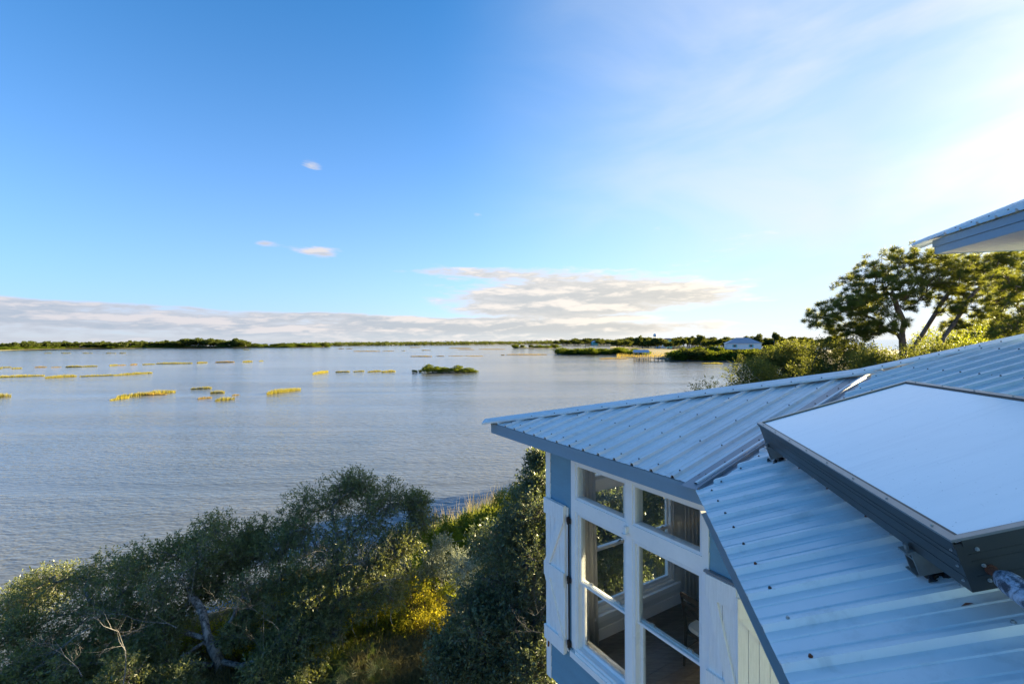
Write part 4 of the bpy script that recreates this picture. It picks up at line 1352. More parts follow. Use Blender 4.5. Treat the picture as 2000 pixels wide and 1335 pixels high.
for i, (px, py, Y, ra) in enumerate([(848, 1180, 13.2, .45), (806, 1165, 13.6, .45), (775, 1200, 13.0, .42), (820, 1215, 12.6, .4), (880, 1150, 13.6, .32), (735, 1225, 12.8, .4), (535, 1165, 13.2, .5), (560, 1185, 12.9, .5), (520, 1215, 12.6, .5), (475, 1205, 13.0, .5), (600, 1150, 13.6, .5), (430, 1160, 13.6, .5), (350, 1240, 12.4, .5), (300, 1260, 12.2, .45), (560, 1095, 14.8, .5), (480, 1270, 12.0, .45), (395, 1275, 12.0, .45), (330, 1300, 11.6, .4), (690, 1195, 13.0, .4), (650, 1215, 12.8, .4), (790, 1235, 12.4, .36), (745, 1190, 13.2, .4), (700, 1165, 13.6, .4), (860, 1215, 12.4, .3), (830, 1150, 14.0, .4), (610, 1235, 12.4, .4), (770, 1150, 14.2, .4)]):
    c = AT(px, py, Y); zb = float(bank_z(c[0], c[1])); c[2] = max(zb + ra * .6, min(c[2], zb + 1.3))
    r = np.random.default_rng(200 + i); root = plant('scrub_bush', (c[0], c[1], zb), SCRUB[i], 'shrub', 'golden scrub bushes on the bank')
    C = np.array([(*(c + r.normal(0, ra * .5, 3) * [1, 1, .5]), ra * .6) for _ in range(4)])
    V, F = grow([(c[0], c[1], zb - .1), (c[0], c[1], zb + .2)], C[:, :3], r, .2, .015, .004); lowmesh('stems', V, F, M['bark'], root)
    V, F, tint, TV, TF = sprigs(C[:, :3], C[:, 3], r, 32, 9, .065, .027, .2, up=.8); lowmesh('foliage', V, F, M['gold' if i % 5 in (0, 1, 3) else 'myrtle' if i % 5 != 4 else 'green'], root, tint)

shrub('wax_myrtle', [(870, 1035, 17.0, .45), (905, 1020, 17.6, .45), (835, 1055, 16.6, .4), (925, 1060, 16.2, .4)], G(880, 1090, .9), 'lower yellow green shrub in front of the straw reeds', 'shrub', 'myrtle', 55, 25, .085, .03)


# ---- grasses
def blades(P, r, h, w, lean=.35, seg=2, droop=.3):
    """grass blades rooted at P: two quads each"""
    P = np.asarray(P, float); n = len(P); a = r.random(n) * 6.28; ln = lean * (.3 + r.random(n)); Hh = h * (.55 + .6 * r.random(n))
    d = np.stack([np.cos(a), np.sin(a), np.zeros(n)], 1); fa = r.random(n) * 6.28
    s = np.stack([np.cos(fa), np.sin(fa), np.zeros(n)], 1) * w * .5
    m = P + d * (ln * Hh * .35)[:, None] + np.array([0, 0, 1]) * (Hh * .6)[:, None]
    t = P + d * (ln * Hh)[:, None] + np.array([0, 0, 1]) * (Hh * (1 - droop * ln))[:, None]
    V = np.stack([P - s, P + s, m + s * .8, m - s * .8, t + s * .12, t - s * .12], 1).reshape(-1, 3)
    b = np.arange(n)[:, None] * 6
    F = np.concatenate([b + [0, 1, 2, 3], b + [3, 2, 4, 5]], 1).reshape(-1, 4)
    return V, F


def scatter(poly_px, n, r, z0=0.8):
    """points on the bank inside a pixel polygon projected to the ground"""
    Q = np.array([G(px, py, z0)[:2] for px, py in poly_px]); lo_, hi_ = Q.min(0), Q.max(0); out = []
    while len(out) < n:
        X = lo_ + (hi_ - lo_) * r.random((n * 3, 2)); ins = np.zeros(len(X), bool); j = len(Q) - 1
        for i in range(len(Q)):
            c = ((Q[i, 1] > X[:, 1]) != (Q[j, 1] > X[:, 1])) & (X[:, 0] < (Q[j, 0] - Q[i, 0]) * (X[:, 1] - Q[i, 1]) / (Q[j, 1] - Q[i, 1] + 1e-12) + Q[i, 0]); ins ^= c; j = i
        out += list(X[ins])
    X = np.array(out[:n]); return np.stack([X[:, 0], X[:, 1], bank_z(X[:, 0], X[:, 1]) - .02], 1)


def turf(name, poly, n, h, w, m, seed, **k):
    r = np.random.default_rng(seed); P = scatter(poly, n, r); V, F = blades(P, r, h, w, **k)
    t = np.repeat(np.clip(vnoise(P[:, 0], P[:, 1], 1.2, seed) * .6 + r.random(n) * .4, 0, 1), 2)
    return tag(link(name, mesh_np(name, V, F, M[m], t)), kind='stuff')


turf('reed_grass', [(800, 1120), (812, 1052), (850, 1028), (905, 1005), (960, 985), (1010, 975), (1075, 960), (1075, 1060), (930, 1120)], 9000, 1.0, .03, 'green', 31)
turf('straw_reeds', [(835, 1032), (870, 1015), (930, 992), (985, 970), (1075, 930), (1075, 955), (940, 1003), (850, 1045)], 700, 1.5, .022, 'reed', 32, lean=.2)
turf('scrub_grass', [(-60, 1335), (-40, 1300), (230, 1245), (420, 1165), (560, 1080), (700, 1070), (820, 1100), (900, 1160), (880, 1230), (700, 1270), (560, 1300), (300, 1420), (-60, 1420)], 22000, .4, .018, 'olive', 33, lean=.8)
turf('green_grass', [(470, 1240), (560, 1130), (640, 1150), (760, 1190), (800, 1260), (640, 1330), (480, 1330)], 9000, .5, .02, 'green', 34, lean=.5)
turf('dry_grass', [(690, 1380), (680, 1260), (760, 1225), (850, 1200), (900, 1190), (930, 1260), (1090, 1380), (1100, 1500), (700, 1500)], 15000, .5, .014, 'olive', 35, lean=.8)
turf('bank_grass', [(1020, 1060), (1075, 960), (1700, 850), (2100, 900), (1500, 1300), (1100, 1300)], 14000, .6, .03, 'olive', 36, lean=.6)


def palmetto(base, n, R_, seed, label, group=None):
    r = np.random.default_rng(seed); root = plant('saw_palmetto', base, label, 'palmetto', group)
    b = np.array(base)
    for i in range(n):
        a = i / n * 6.28 + r.normal(0, .3); el = .35 + .9 * r.random(); L = R_ * (.8 + .5 * r.random())
        d = np.array([math.cos(a) * math.cos(el), math.sin(a) * math.cos(el), math.sin(el)])
        hub = b + d * L * .55; mb = MB(); mb.tube([b, hub], [.009, .006], 4); V = list(mb.v); F = [list(f) for f in mb.f if len(f) == 4]
        s = unit(np.cross(d, [0, 0, 1])); n2 = np.cross(s, d)
        for q in np.linspace(-1.5, 1.5, 15):
            dd = unit(d * math.cos(q) + s * math.sin(q)); l2 = L * .62 * (1 - .18 * abs(q)) * r.uniform(.85, 1.1); w = np.cross(dd, n2) * .006
            tip = hub + dd * l2 + n2 * -.05 - np.array([0, 0, .06]); mid = hub + dd * l2 * .5 + n2 * .012
            k = len(V); V += [hub, mid + w, tip, mid - w]; F.append([k, k + 1, k + 2, k + 3])
        lowmesh('frond', V, F, M['palm'], root, r.random(len(F)) * .6)
    return root


for i, (px, py, z) in enumerate([(650, 1300, .95), (705, 1290, .95), (740, 1330, 1.0), (615, 1335, .9), (680, 1345, 1.0), (560, 1345, .9)]):
    palmetto(G(px, py + 22, z), 12, .62, 300 + i, f'saw palmetto in shade under the rounded live oak, {_n[[2, 4, 5, 1, 3, 0][i]]} from the left', 'saw palmettos under the oak')
palmetto(G(1000, 1095, 1.0), 9, .7, 320, 'saw palmetto at the edge of the dark oak near the reeds')

# ---- trees to the right, beyond the roof
r_ = np.random.default_rng(17)


def oak_far(px0, px1, ptop, pbase, Y, label, seed, mat_='oakright', per=26, n=34, ll=.17, lw=.075, group=None):
    r = np.random.default_rng(seed); rows = []
    c0, c1 = AT(px0, pbase, Y), AT(px1, ptop, Y)
    cx, rx = (c0[0] + c1[0]) / 2, (c1[0] - c0[0]) / 2; z0 = 2.0; z1 = c1[2]
    C = []
    while len(C) < n:
        p = r.uniform(-1, 1, 3)
        if p @ p > 1: continue
        p = p / max(np.linalg.norm(p), .05) * np.linalg.norm(p) ** .5
        z = z0 + (z1 - z0) * (.5 + .5 * p[2])
        C.append((cx + p[0] * rx, Y + p[1] * rx * .8, z, (.16 + .1 * r.random()) * rx + .25))
    zb = max(.3, float(bank_z(np.array(cx), np.array(Y))))
    base = np.array([cx, Y, zb]); root = plant('oak_tree', base, label, 'tree', group)
    V, F = grow([base - [0, 0, .4], base + [.2, 0, (z1 - zb) * .25], base + [-.2, .1, (z1 - zb) * .45]], np.array(C)[:, :3], r, .6, .05 * rx + .1, .012); lowmesh('trunk', V, F, M['bark'], root, smooth=True)
    C = np.array(C); V, F, tint, TV, TF = sprigs(C[:, :3], C[:, 3:4] * [1, 1, .75], r, per, 9, ll, lw, .45); lowmesh('crown', V, F, M[mat_], root, tint)
    return root


oak_far(1345, 1418, 742, 775, 17, 'lowest leafy oak top just above the roof hip by the water', 401, n=12, ll=.085, lw=.036, per=60)
oak_far(1412, 1545, 704, 790, 26, 'bushy oak over the roof hip nearest the open water', 402, n=54, per=100, ll=.11, lw=.048)
oak_far(1480, 1600, 674, 760, 38, 'broad olive oak in front of the stilted white house', 403, n=64, per=100, ll=.15, lw=.066)
oak_far(1560, 1700, 664, 760, 30, 'dense oak left of the big forked pine trunk', 404, n=64, per=100, ll=.13, lw=.056)
oak_far(1660, 1800, 668, 740, 19, 'round oak in front of the big forked pine trunk', 405, n=56, per=100, ll=.095, lw=.04)
oak_far(1770, 1890, 662, 730, 20, 'oak crown under the thin forked pine', 408, n=54, per=100, ll=.095, lw=.04)
oak_far(1850, 1990, 650, 720, 21, 'backlit yellowish oak at the right frame edge', 406, 'myrtle', n=54, per=90, ll=.10, lw=.044)
oak_far(1780, 1900, 640, 690, 38, 'yellow green oak behind the thin forked pine', 414, 'myrtle', n=44, per=70, ll=.16, lw=.07)
oak_far(1880, 2040, 612, 690, 34, 'tall backlit oak behind the nearest long needled pine', 415, 'myrtle', n=50, per=80, ll=.15, lw=.065)

for k, (x, y, z, lb) in enumerate([(37, 33, 10, 'oak added to the backlit wood at the right edge for its shade, nearer of two'), (46, 39, 11, 'oak added to the backlit wood at the right edge for its shade, farther of two')]):  # oaks added mostly out of view, to shade the near water
    px_ = 1000 + F_PX * x / y; hw_ = 4.5 / y * F_PX
    oak_far(px_ - hw_, px_ + hw_, 667 - (z - H) / y * F_PX, 720, y, lb, 420 + k, n=54, per=50, ll=.16, lw=.07)


def pine(base_px, trunk_px, Y, rows, label, seed, r_base=.3, tuft=.42, per=26, extra=None, nl=15, nw=.020):
    """trunk_px: pixels up the trunk; rows: (px, py, dY, radius) of needle masses"""
    r = np.random.default_rng(seed); C = []
    for px, py, dy, ra in rows:
        ra = ra * Y / 46; c = AT(px, py, Y + dy * Y / 46)
        for i in range(30):
            d = r.normal(size=3); C.append((*(c + unit(d) * ra * r.random() ** .4 * np.array([1.85, 1.85, 1.1])), ra * .23))
    C = np.array(C)
    tr = [AT(px, py, Y + dy * Y / 46) for px, py, dy in trunk_px]
    base = tr[0].copy(); zb = max(.5, float(bank_z(base[0], base[1]))); base[2] = zb - .3
    root = plant('pine_tree', base, label, 'tree')
    V, F = grow([base] + tr, C[:, :3], r, .45, r_base, .008, rise=.55, jit=.16, power=.55); lowmesh('trunk', V, F, M['pinebark'], root, smooth=True)
    idx = np.repeat(np.arange(len(C)), per); d = unit(r.normal(size=(len(idx), 3)))
    o = C[idx, :3] + d * C[idx, 3:4] * np.array([1, 1, .6]) * r.random((len(idx), 1)) ** .5
    sh = unit(d * .8 + [0, 0, .75])
    s = np.repeat(np.arange(len(idx)), nl); nd = unit(sh[s] + .95 * r.normal(size=(len(s), 3)))
    L = tuft * (.6 + .5 * r.random(len(s))); w = unit(np.cross(nd, r.normal(size=nd.shape))) * nw
    V = np.stack([o[s] - w, o[s] + w, o[s] + nd * L[:, None]], 1).reshape(-1, 3); F = np.arange(len(V)).reshape(-1, 3)
    t = np.clip(r.random(len(C))[idx[s]] * .4 + r.random(len(s)) * .6, 0, 1)
    lowmesh('crown', V, F, M['pine'], root, t)
    return root


pine(None, [(1764, 700, 0), (1762, 650, 0), (1766, 628, 0), (1752, 600, .2), (1748, 585, .4)], 30,
     [(1600, 622, -1, 1.0), (1630, 630, 1, 1.1), (1665, 612, 0, 1.3), (1640, 598, -2, 1.0), (1690, 590, 2, 1.3), (1660, 585, -1, 1.0), (1715, 598, -2, 1.2), (1700, 632, 1, 1.0), (1740, 632, -2, 1.0), (1675, 555, 0, 1.2), (1700, 535, 1, 1.3), (1730, 548, -2, 1.2), (1740, 515, 0, 1.4), (1775, 505, 1, 1.4), (1810, 502, -1, 1.3), (1790, 535, 2, 1.4), (1830, 525, 0, 1.3), (1770, 560, -2, 1.2), (1820, 560, 1, 1.2), (1720, 575, 2, 1.1), (1850, 545, -1, 1.0), (1690, 650, -1, .8), (1650, 645, 0, .8), (1785, 590, 1, .9)],
     'wide umbrella crowned pine with forked trunk above the roof', 501, .20, per=10, tuft=.32, nw=.009)
pine(None, [(1776, 690, 4), (1800, 655, 4), (1822, 620, 4), (1840, 590, 4), (1858, 565, 4)], 31,
     [(1860, 520, 3, 1.2), (1885, 512, 4, 1.3), (1905, 530, 5, 1.2), (1870, 548, 3, 1.2), (1840, 575, 5, 1.1), (1880, 575, 4, 1.0), (1920, 515, 4, 1.2), (1860, 605, 3, .9), (1900, 560, 5, 1.1)],
     'leaning pine whose trunk crosses behind the umbrella crowned pine', 502, .14, per=10, tuft=.32, nw=.009)
pine(None, [(1838, 690, 0), (1842, 660, 0), (1868, 625, 0), (1895, 580, 0), (1920, 555, 0)], 29,
     [(1940, 505, 0, 1.2), (1965, 515, 1, 1.2), (1925, 535, -1, 1.2), (1955, 545, 1, 1.2), (1985, 505, 0, 1.1), (1900, 600, -1, .9), (1945, 580, 1, 1.0), (1975, 560, 0, 1.0), (1860, 640, 1, .8), (1930, 615, 0, .9)],
     'thin forked pine under the eave of the upper roof', 503, .12, per=10, tuft=.32, nw=.009)
pine(None, [(2060, 700, 0), (2050, 640, 0), (2035, 570, 0), (2030, 500, 0)], 17,
     [(1985, 540, 0, 1.2), (1960, 575, .5, 1.2), (1990, 590, -.5, 1.4), (1975, 625, 0, 1.2), (2000, 640, .5, 1.4), (1960, 650, -.3, 0.8), (2030, 520, 0, 1.6), (2040, 580, 1, 2.4), (2050, 640, 0, 2.4), (1998, 560, .4, 1.0)],
     'long needled pine nearest the house at the right edge', 504, .13, .24, 6, nw=.006)


# ------------------------------------------------------------------ marsh grass islands out in the bay
def marsh(x0, x1, y0, hpx, label, seed, y1=None, mat_='marsh', group=None, rpx=None, name='marsh_grass'):
    """clump of cordgrass along the waterline pixels x0..x1 (y0 at the left end, y1 at the right)"""
    r = np.random.default_rng(seed); y1 = y0 if y1 is None else y1
    a, b = G(x0, y0), G(x1, y1); L = np.linalg.norm(b - a); Y = (a[1] + b[1]) / 2
    h = max(.3, hpx * Y / F_PX * .72); px = Y / F_PX * 1.95
    n = int(np.clip(L * 110, 150, 3200)); depth = max(.7, min(L * .22, 4.5))
    s = r.random(n); wv = np.sin(s * math.pi) ** .35 * (.65 + .5 * vnoise(s * L, s * 0 + seed, 1.5, seed))
    c = a + (b - a) * s[:, None]; fw = unit(c * [1, 1, 0])
    P = c + fw * (depth * wv * r.random(n))[:, None]; P[:, 2] = -.08
    hh = h * (.45 + .55 * wv)
    V, F = blades(P, r, 1.0, max(.05, px * .15), lean=.3)
    V = V.reshape(-1, 6, 3); V[:, :, 2] = P[:, 2][:, None] + (V[:, :, 2] - P[:, 2][:, None]) * hh[:, None]; V = V.reshape(-1, 3)
    me = mesh_np(name, V - a, F, M[mat_], np.repeat(np.clip(.3 * r.random() + .7 * r.random(n), 0, 1), 2))
    o = bpy.data.objects.new(name, me); COL.objects.link(o); o.location = a
    return tag(o, label, 'marsh grass', group)


ord_ = ['first', 'second', 'third', 'fourth', 'fifth', 'sixth', 'seventh', 'eighth', 'ninth', 'tenth', 'eleventh', 'twelfth', 'thirteenth', 'fourteenth', 'fifteenth', 'sixteenth']
near = [
    (215, 252, 782, 9, 777, 'hooked low end of the C-shaped golden grass bed, at its left'),
    (228, 343, 777, 13, 766, 'long upper arc of the C-shaped golden grass bed'),
    (258, 326, 773, 8, 770, 'brownish inner arm of the C-shaped grass bed'),
    (372, 413, 760.5, 9, 758.5, 'yellow grass clump right of the C-shaped bed, the farther of four'),
    (411, 438, 768.5, 12, 767, 'round orange tinted grass clump amid the four right of the C-shaped bed'),
    (386, 414, 779.5, 7, 777, 'small brown grass tuft left of the nearest yellow clump'),
    (421, 458, 783, 12, 779.5, 'nearest bright yellow grass clump of the four right of the C-shaped bed'),
    (453, 467, 772.5, 5, 771, 'tiny brown tuft at the right of the nearest yellow clump'),
    (521, 587, 770.5, 13, 761.5, 'lone elongated bright yellow grass bed in the middle of the bay'),
    (-40, 22, 778, 13, 774, 'yellow grass clump cut by the left frame edge')]
for i, (x0, x1, y0, h, y1, lb) in enumerate(near): marsh(x0, x1, y0, h, lb, 600 + i, y1, 'marshbrown' if 'brown' in lb else 'marsh')
rowC = [(-30, 88, 738, 8, 734, 'long thin grass bed at the left frame edge, upper one'), (88, 150, 738.5, 9, 735, 'thick short grass bed joined to the long bed at the left edge'), (155, 225, 735.5, 6, 733, 'left half of the slender slanting grass bed'), (222, 298, 733.5, 7, 728.5, 'right half of the slender slanting grass bed')]
for i, (x0, x1, y0, h, y1, lb) in enumerate(rowC): marsh(x0, x1, y0, h, lb, 620 + i, y1)
rowE = [(611, 641, 731, 8, 726.5), (655, 683, 727, 6, 726), (690, 712, 726, 5, 725), (718, 745, 726.5, 6, 725), (745, 772, 727, 7, 725.5)]
for i, (x0, x1, y0, h, y1) in enumerate(rowE): marsh(x0, x1, y0, h, f'{ord_[i]} from the left of five grass clumps left of the mangrove islet', 640 + i, y1, group='five clumps in line')
rowB = [(-20, 4, 720.5, 4), (0, 22, 718, 4), (22, 43, 720, 5), (68, 92, 717.5, 4), (100, 120, 717.5, 3), (128, 161, 717, 6), (162, 190, 716, 5), (214, 230, 714, 5), (230, 246, 713.5, 3), (254, 268, 712.5, 4), (278, 303, 712, 4), (305, 376, 710.5, 5), (384, 405, 709, 5), (421, 458, 708, 5), (474, 493, 707, 5), (506, 514, 705.5, 3)]
for i, (x0, x1, y0, h) in enumerate(rowB): marsh(x0, x1, y0, h, f'{ord_[i]} clump from the left in the middle row of marsh grass', 660 + i, y0 - .8, 'marshbrown' if i in (3, 4, 8, 9, 13) else 'marsh', 'middle row of grass clumps')
rowA = [(86, 101, 690, 2), (119, 138, 690, 2.5), (161, 173, 690, 2.5), (173, 181, 690, 2), (207, 219, 690, 2.5), (219, 227, 690, 2), (233, 246, 690, 2.5), (475, 487, 683, 2)]
for i, (x0, x1, y0, h) in enumerate(rowA): marsh(x0, x1, y0, h, f'{ord_[i]} tiny clump from the left in the far row off the wooded island', 690 + i, None, 'marsh', 'far row of grass clumps')
far_ = [(690, 743, 686, 2), (747, 770, 685.5, 1.5), (785, 791, 685, 1.5), (823, 841, 684, 1.8), (802, 844, 696, 3), (852, 868, 695.3, 2.2), (876, 905, 695, 1.8), (908, 944, 695.0, 1.8), (876, 920, 680, 1.8), (893, 927, 682.5, 1.6), (935, 986, 682, 1.6), (978, 986, 693, 2), (989, 1068, 692.5, 2.6), (660, 672, 681, 1.8), (676, 688, 681, 1.6), (800, 822, 678.5, 1.6)]
for i, (x0, x1, y0, h) in enumerate(far_): marsh(x0, x1, y0, h, f'{ord_[i]} dark flat grass strip in open water before the far shore', 710 + i, None, 'marshbrown', 'flat strips before the far shore')
marsh(1170, 1226, 700.5, 3.5, 'low brown grass strip in the water left of the boathouse', 730, None, 'marshbrown')
marsh(1267, 1309, 706, 2.5, 'low dark grass strip under the boathouse walkway', 731, None, 'olive')
marsh(1371, 1412, 710.5, 5, 'yellow grass strip in the water before the white stilted house', 732, None, 'marsh')

# ------------------------------------------------------------------ far trees: a few kinds, copied
def far_kind(name, kind, seed, n):
    """unit tree (1 m tall, about 1 m wide) made of leaf clumps"""
    r = np.random.default_rng(seed); C = []
    if kind == 'round':
        for i in range(16): d = unit(r.normal(size=3)); C.append((*(np.array([0, 0, .62]) + d * [.36, .36, .26] * r.random() ** .4), .17 + .06 * r.random()))
        tr = [(0, 0, -.1), (.02, 0, .25), (0, .02, .5)]
    elif kind == 'pine':
        for i in range(13): a = r.random() * 6.28; q = r.random() ** .6 * .34; C.append((math.cos(a) * q, math.sin(a) * q, .88 - .28 * (q / .34) ** 2 - (.25 * r.random() if i > 8 else 0), .11 + .04 * r.random()))
        tr = [(0, 0, -.1), (.02, 0, .3), (-.02, .01, .6), (0, 0, .72)]
    else:                                            # shrub: leafy to the ground
        for i in range(16): a = r.random() * 6.28; q = r.random() ** .5 * .55; C.append((math.cos(a) * q, math.sin(a) * q, .18 + (.62 - .45 * q) * r.random(), .24 + .06 * r.random()))
        tr = [(0, 0, -.1), (0, .02, .3)]
    C = np.array(C)
    V, F = grow(tr, C[:, :3], r, .08, .028, .006, jit=.15); mt = mesh_np('trunk', V, F, M['bark'], smooth=True)
    V, F, tint, _, _ = sprigs(C[:, :3], C[:, 3:4] * [1, 1, .7], r, n, 5, .075, .055, .05, clump_tint=.6)
    mc = mesh_np('crown', V, F, M['mangrove' if kind == 'shrub' else 'farleaf'], tint)
    return mt, mc


KIND = {k: [far_kind(k, k, 800 + i + 10 * j, 34) for i in range(4)] for j, k in enumerate(('round', 'pine', 'shrub'))}
r_ = np.random.default_rng(99)


def far_tree(p, h, w, kind, label, cat, group, name):
    o = empty(name, tuple(p), label, cat, group, r_.random() * 6.28); o.scale = (w, w, h)
    mt, mc = KIND[kind][r_.integers(4)]
    for n_, m_ in (('trunk', mt), ('crown', mc)):
        c = bpy.data.objects.new(n_, m_); COL.objects.link(c); c.parent = o
    return o


def row_trees(front, back_m, n, h0, h1, kinds, label, group, name='tree', cat='tree', ws=.9, prof=None):
    """n trees over a strip: along the waterline pixels and up to back_m metres behind it"""
    f = np.array([G(*p)[:2] for p in front]); px = np.array([p[0] for p in front], float)
    for i in range(n):
        x = r_.uniform(px[0], px[-1]); q = np.array([np.interp(x, px, f[:, 0]), np.interp(x, px, f[:, 1])])
        dn = np.hypot(*q); q = q * (1 + (.02 + r_.random() ** 1.3) * back_m / dn)
        h = r_.uniform(h0, h1) * (prof(x) if prof else 1)
        k = kinds[r_.integers(len(kinds))]
        far_tree((q[0], q[1], .2), h * (1.15 if k == 'pine' else 1), h * ws * (.75 if k == 'pine' else 1.15) * r_.uniform(.85, 1.2), k, label, cat, group, name)


pw = lambda x: np.interp(x, [0, 60, 110, 150, 200, 290, 300, 320, 380, 430, 470, 500, 560, 632], [.72, .95, 1.0, .85, .9, .95, .9, 1.05, 1.35, 1.2, 1.2, .85, .55, .4])
row_trees([(-40, 684.9), (0, 684.2), (90, 682.3), (180, 681.1), (295, 680.2), (400, 679.4), (480, 679.2)], 120, 230, 8.5, 12.5, ['round', 'round', 'pine', 'round'], 'dark tree of the wooded island under the grey cloud bank', 'trees of the wooded island', 'island_tree', ws=1.45, prof=pw)
row_trees([(-40, 684.9), (0, 684.2), (90, 682.3), (180, 681.1), (295, 680.2), (400, 679.4), (560, 678.8), (632, 677.8)], 25, 130, 3.6, 6.0, ['shrub'], 'low leafy shrub on the wooded island waterline', 'shrubs at the foot of the wooded island', 'shore_shrub', 'shrub', 2.2)

row_trees([(478, 679.1), (560, 678.7), (640, 677.7)], 60, 46, 5.0, 8.0, ['shrub', 'round'], 'low tree on the tapering right end of the wooded island', 'low trees at the right end of the wooded island', 'island_tree', 'tree', 1.7)

# the far shore reads as one continuous wood
r = np.random.default_rng(5); f = np.array([G(*p)[:2] for p in LAND_MID]); px_ = np.array([p[0] for p in LAND_MID], float); C = []
for i in range(1500):
    x = r.uniform(px_[0], px_[-1]); q = np.array([np.interp(x, px_, f[:, 0]), np.interp(x, px_, f[:, 1])])
    q = q * (1 + r.random() ** 1.5 * 500 / np.hypot(*q)); hh = r.uniform(5, 10) * np.interp(x, [560, 700, 900, 1000, 1100, 1300], [.7, .9, 1.0, .9, 1.3, 1.4])
    C.append((q[0], q[1], hh * .55, hh * .55))
C = np.array(C); V, F, tint, _, _ = sprigs(C[:, :3], C[:, 3:4] * [1.3, 1.3, .9], r, 9, 5, 2.2, 1.7, 1.2, clump_tint=.6)
V[:, 2] = np.maximum(V[:, 2], -.2)
tag(link('far_wood', mesh_np('far_wood', V, F, M['farleaf'], tint)), kind='stuff')

row_trees([(1003, 679.8), (1030, 680.4), (1060, 680.2), (1086, 679.4)], 20, 16, 3.6, 5.4, ['shrub', 'round'], 'mangrove on the small dark islet before the far shore', 'mangroves of the far islet', 'islet_mangrove', 'mangrove', 1.5)
row_trees([(1089, 691.4), (1115, 692.3), (1150, 692.6), (1215, 692.4)], 16, 44, 3.2, 5.0, ['shrub'], 'mangrove on the spit left of the boathouse', 'mangroves of the spit', 'spit_mangrove', 'mangrove', 1.6)
row_trees([(1210, 690), (1240, 695), (1262, 697)], 60, 24, 2.6, 4.2, ['shrub'], 'mangrove bush behind the boathouse', 'mangroves behind the boathouse', 'point_mangrove', 'mangrove', 1.4)
row_trees([(1312, 703.6), (1380, 704.8), (1440, 705.2), (1500, 705.6), (1560, 705.8)], 22, 60, 3.2, 5.4, ['shrub', 'shrub', 'round'], 'waterfront bush on the east point by the white stilted house', 'bushes of the east point waterfront', 'waterfront_bush', 'shrub', 1.3)
row_trees([(1330, 700), (1420, 698), (1500, 698), (1600, 698)], 60, 44, 4.0, 6.8, ['round', 'shrub'], 'taller tree around the white stilted house', 'trees around the white house', 'yard_tree', 'tree', 1.1)
row_trees([(1200, 681.5), (1300, 682.5), (1400, 684), (1500, 685), (1640, 686)], 330, 180, 7.0, 11.0, ['round', 'round', 'pine'], 'tree of the skyline wood behind the east point', 'skyline trees of the east point', 'skyline_tree', 'tree', 1.4)
row_trees([(1085, 674.5), (1180, 674.5), (1300, 675.5), (1420, 676)], 300, 110, 9.0, 15.0, ['round', 'pine', 'round'], 'tree on the far skyline near the water tower', 'far trees about the water tower', 'distant_tree', 'tree', 1.4)
for px, base, top, Y, k, lb in [(1235, 672, 656.5, 560, 'round', 'left of two round trees standing above the skyline'), (1249, 672, 655, 560, 'round', 'right of two round trees standing above the skyline'), (1368, 676, 652.5, 420, 'pine', 'tall thin pine standing above the east point skyline'), (1479, 676, 651, 380, 'round', 'tall tree above the skyline right of the white house'), (1512, 676, 649, 380, 'pine', 'tall pine above the skyline right of the white house')]:
    a, b = AT(px, base, Y), AT(px, top, Y); far_tree((a[0], a[1], .5), b[2] - .5, (b[2] - .5) * .75, k, lb, 'tree', None, 'skyline_tree')

# mangrove islet in the middle of the bay: every bush its own thing
for i, (px, py, hp, wp, lb) in enumerate([(811, 727.5, 8, 8, 'tiny lone mangrove at the left of the mid bay islet'), (821, 726, 6, 7, 'second small mangrove left of the mid bay islet'), (836, 727, 18, 24, 'tall mangrove at the left end of the mid bay islet'), (855, 727.5, 14, 22, 'darker second mangrove of the mid bay islet'), (873, 727, 14, 24, 'third mangrove of the mid bay islet'), (893, 727, 16, 24, 'tall fourth mangrove of the mid bay islet'), (914, 727, 11, 22, 'low right end mangrove of the mid bay islet'), (926, 726.5, 5, 12, 'lowest mangrove tip at the right of the mid bay islet')]):
    g = G(px, py); k = g[1] / F_PX; far_tree((g[0], g[1], -.05), hp * k * 1.0, wp * k * 1.15, 'shrub', lb, 'mangrove', 'mid bay mangroves', 'mangrove')
marsh(835, 930, 728.5, 4, 'olive grass fringe under the mid bay mangroves', 740, 727, 'olive')

# golden marsh meadow on the east point
r = np.random.default_rng(61); Q = []
for i in range(8000):
    g = G(r.uniform(1205, 1420), r.uniform(683, 699)); Q.append((g[0], g[1], .5))
V, F = blades(np.array(Q), r, .9, .16, lean=.4); tag(link('marsh_meadow', mesh_np('marsh_meadow', V, F, M['marshbrown'], np.repeat(r.random(8000), 2))), kind='stuff')

# ------------------------------------------------------------------ far buildings
def far_frame(c, az):
    ex = np.array([math.cos(az), math.sin(az), 0]); ey = np.array([-math.sin(az), math.cos(az), 0]); c = np.array([c[0], c[1], 0.])
    return lambda x, y, z: c + ex * x + ey * y + Z3 * z


def hip_roof(fr, x0, x1, y0, y1, z0, z1, run, m, parent, name='roof'):
    mb = MB(); xm0, xm1, ym = x0 + run, x1 - run, (y0 + y1) / 2
    a, b, c, d = fr(x0, y0, z0), fr(x1, y0, z0), fr(x1, y1, z0), fr(x0, y1, z0); e, f = fr(xm0, ym, z1), fr(xm1, ym, z1)
    mb.face([a, b, f, e]); mb.face([b, c, f]); mb.face([c, d, e, f]); mb.face([d, a, e]); mb.face([a, d, c, b])
    return mb.build(name, m, parent)


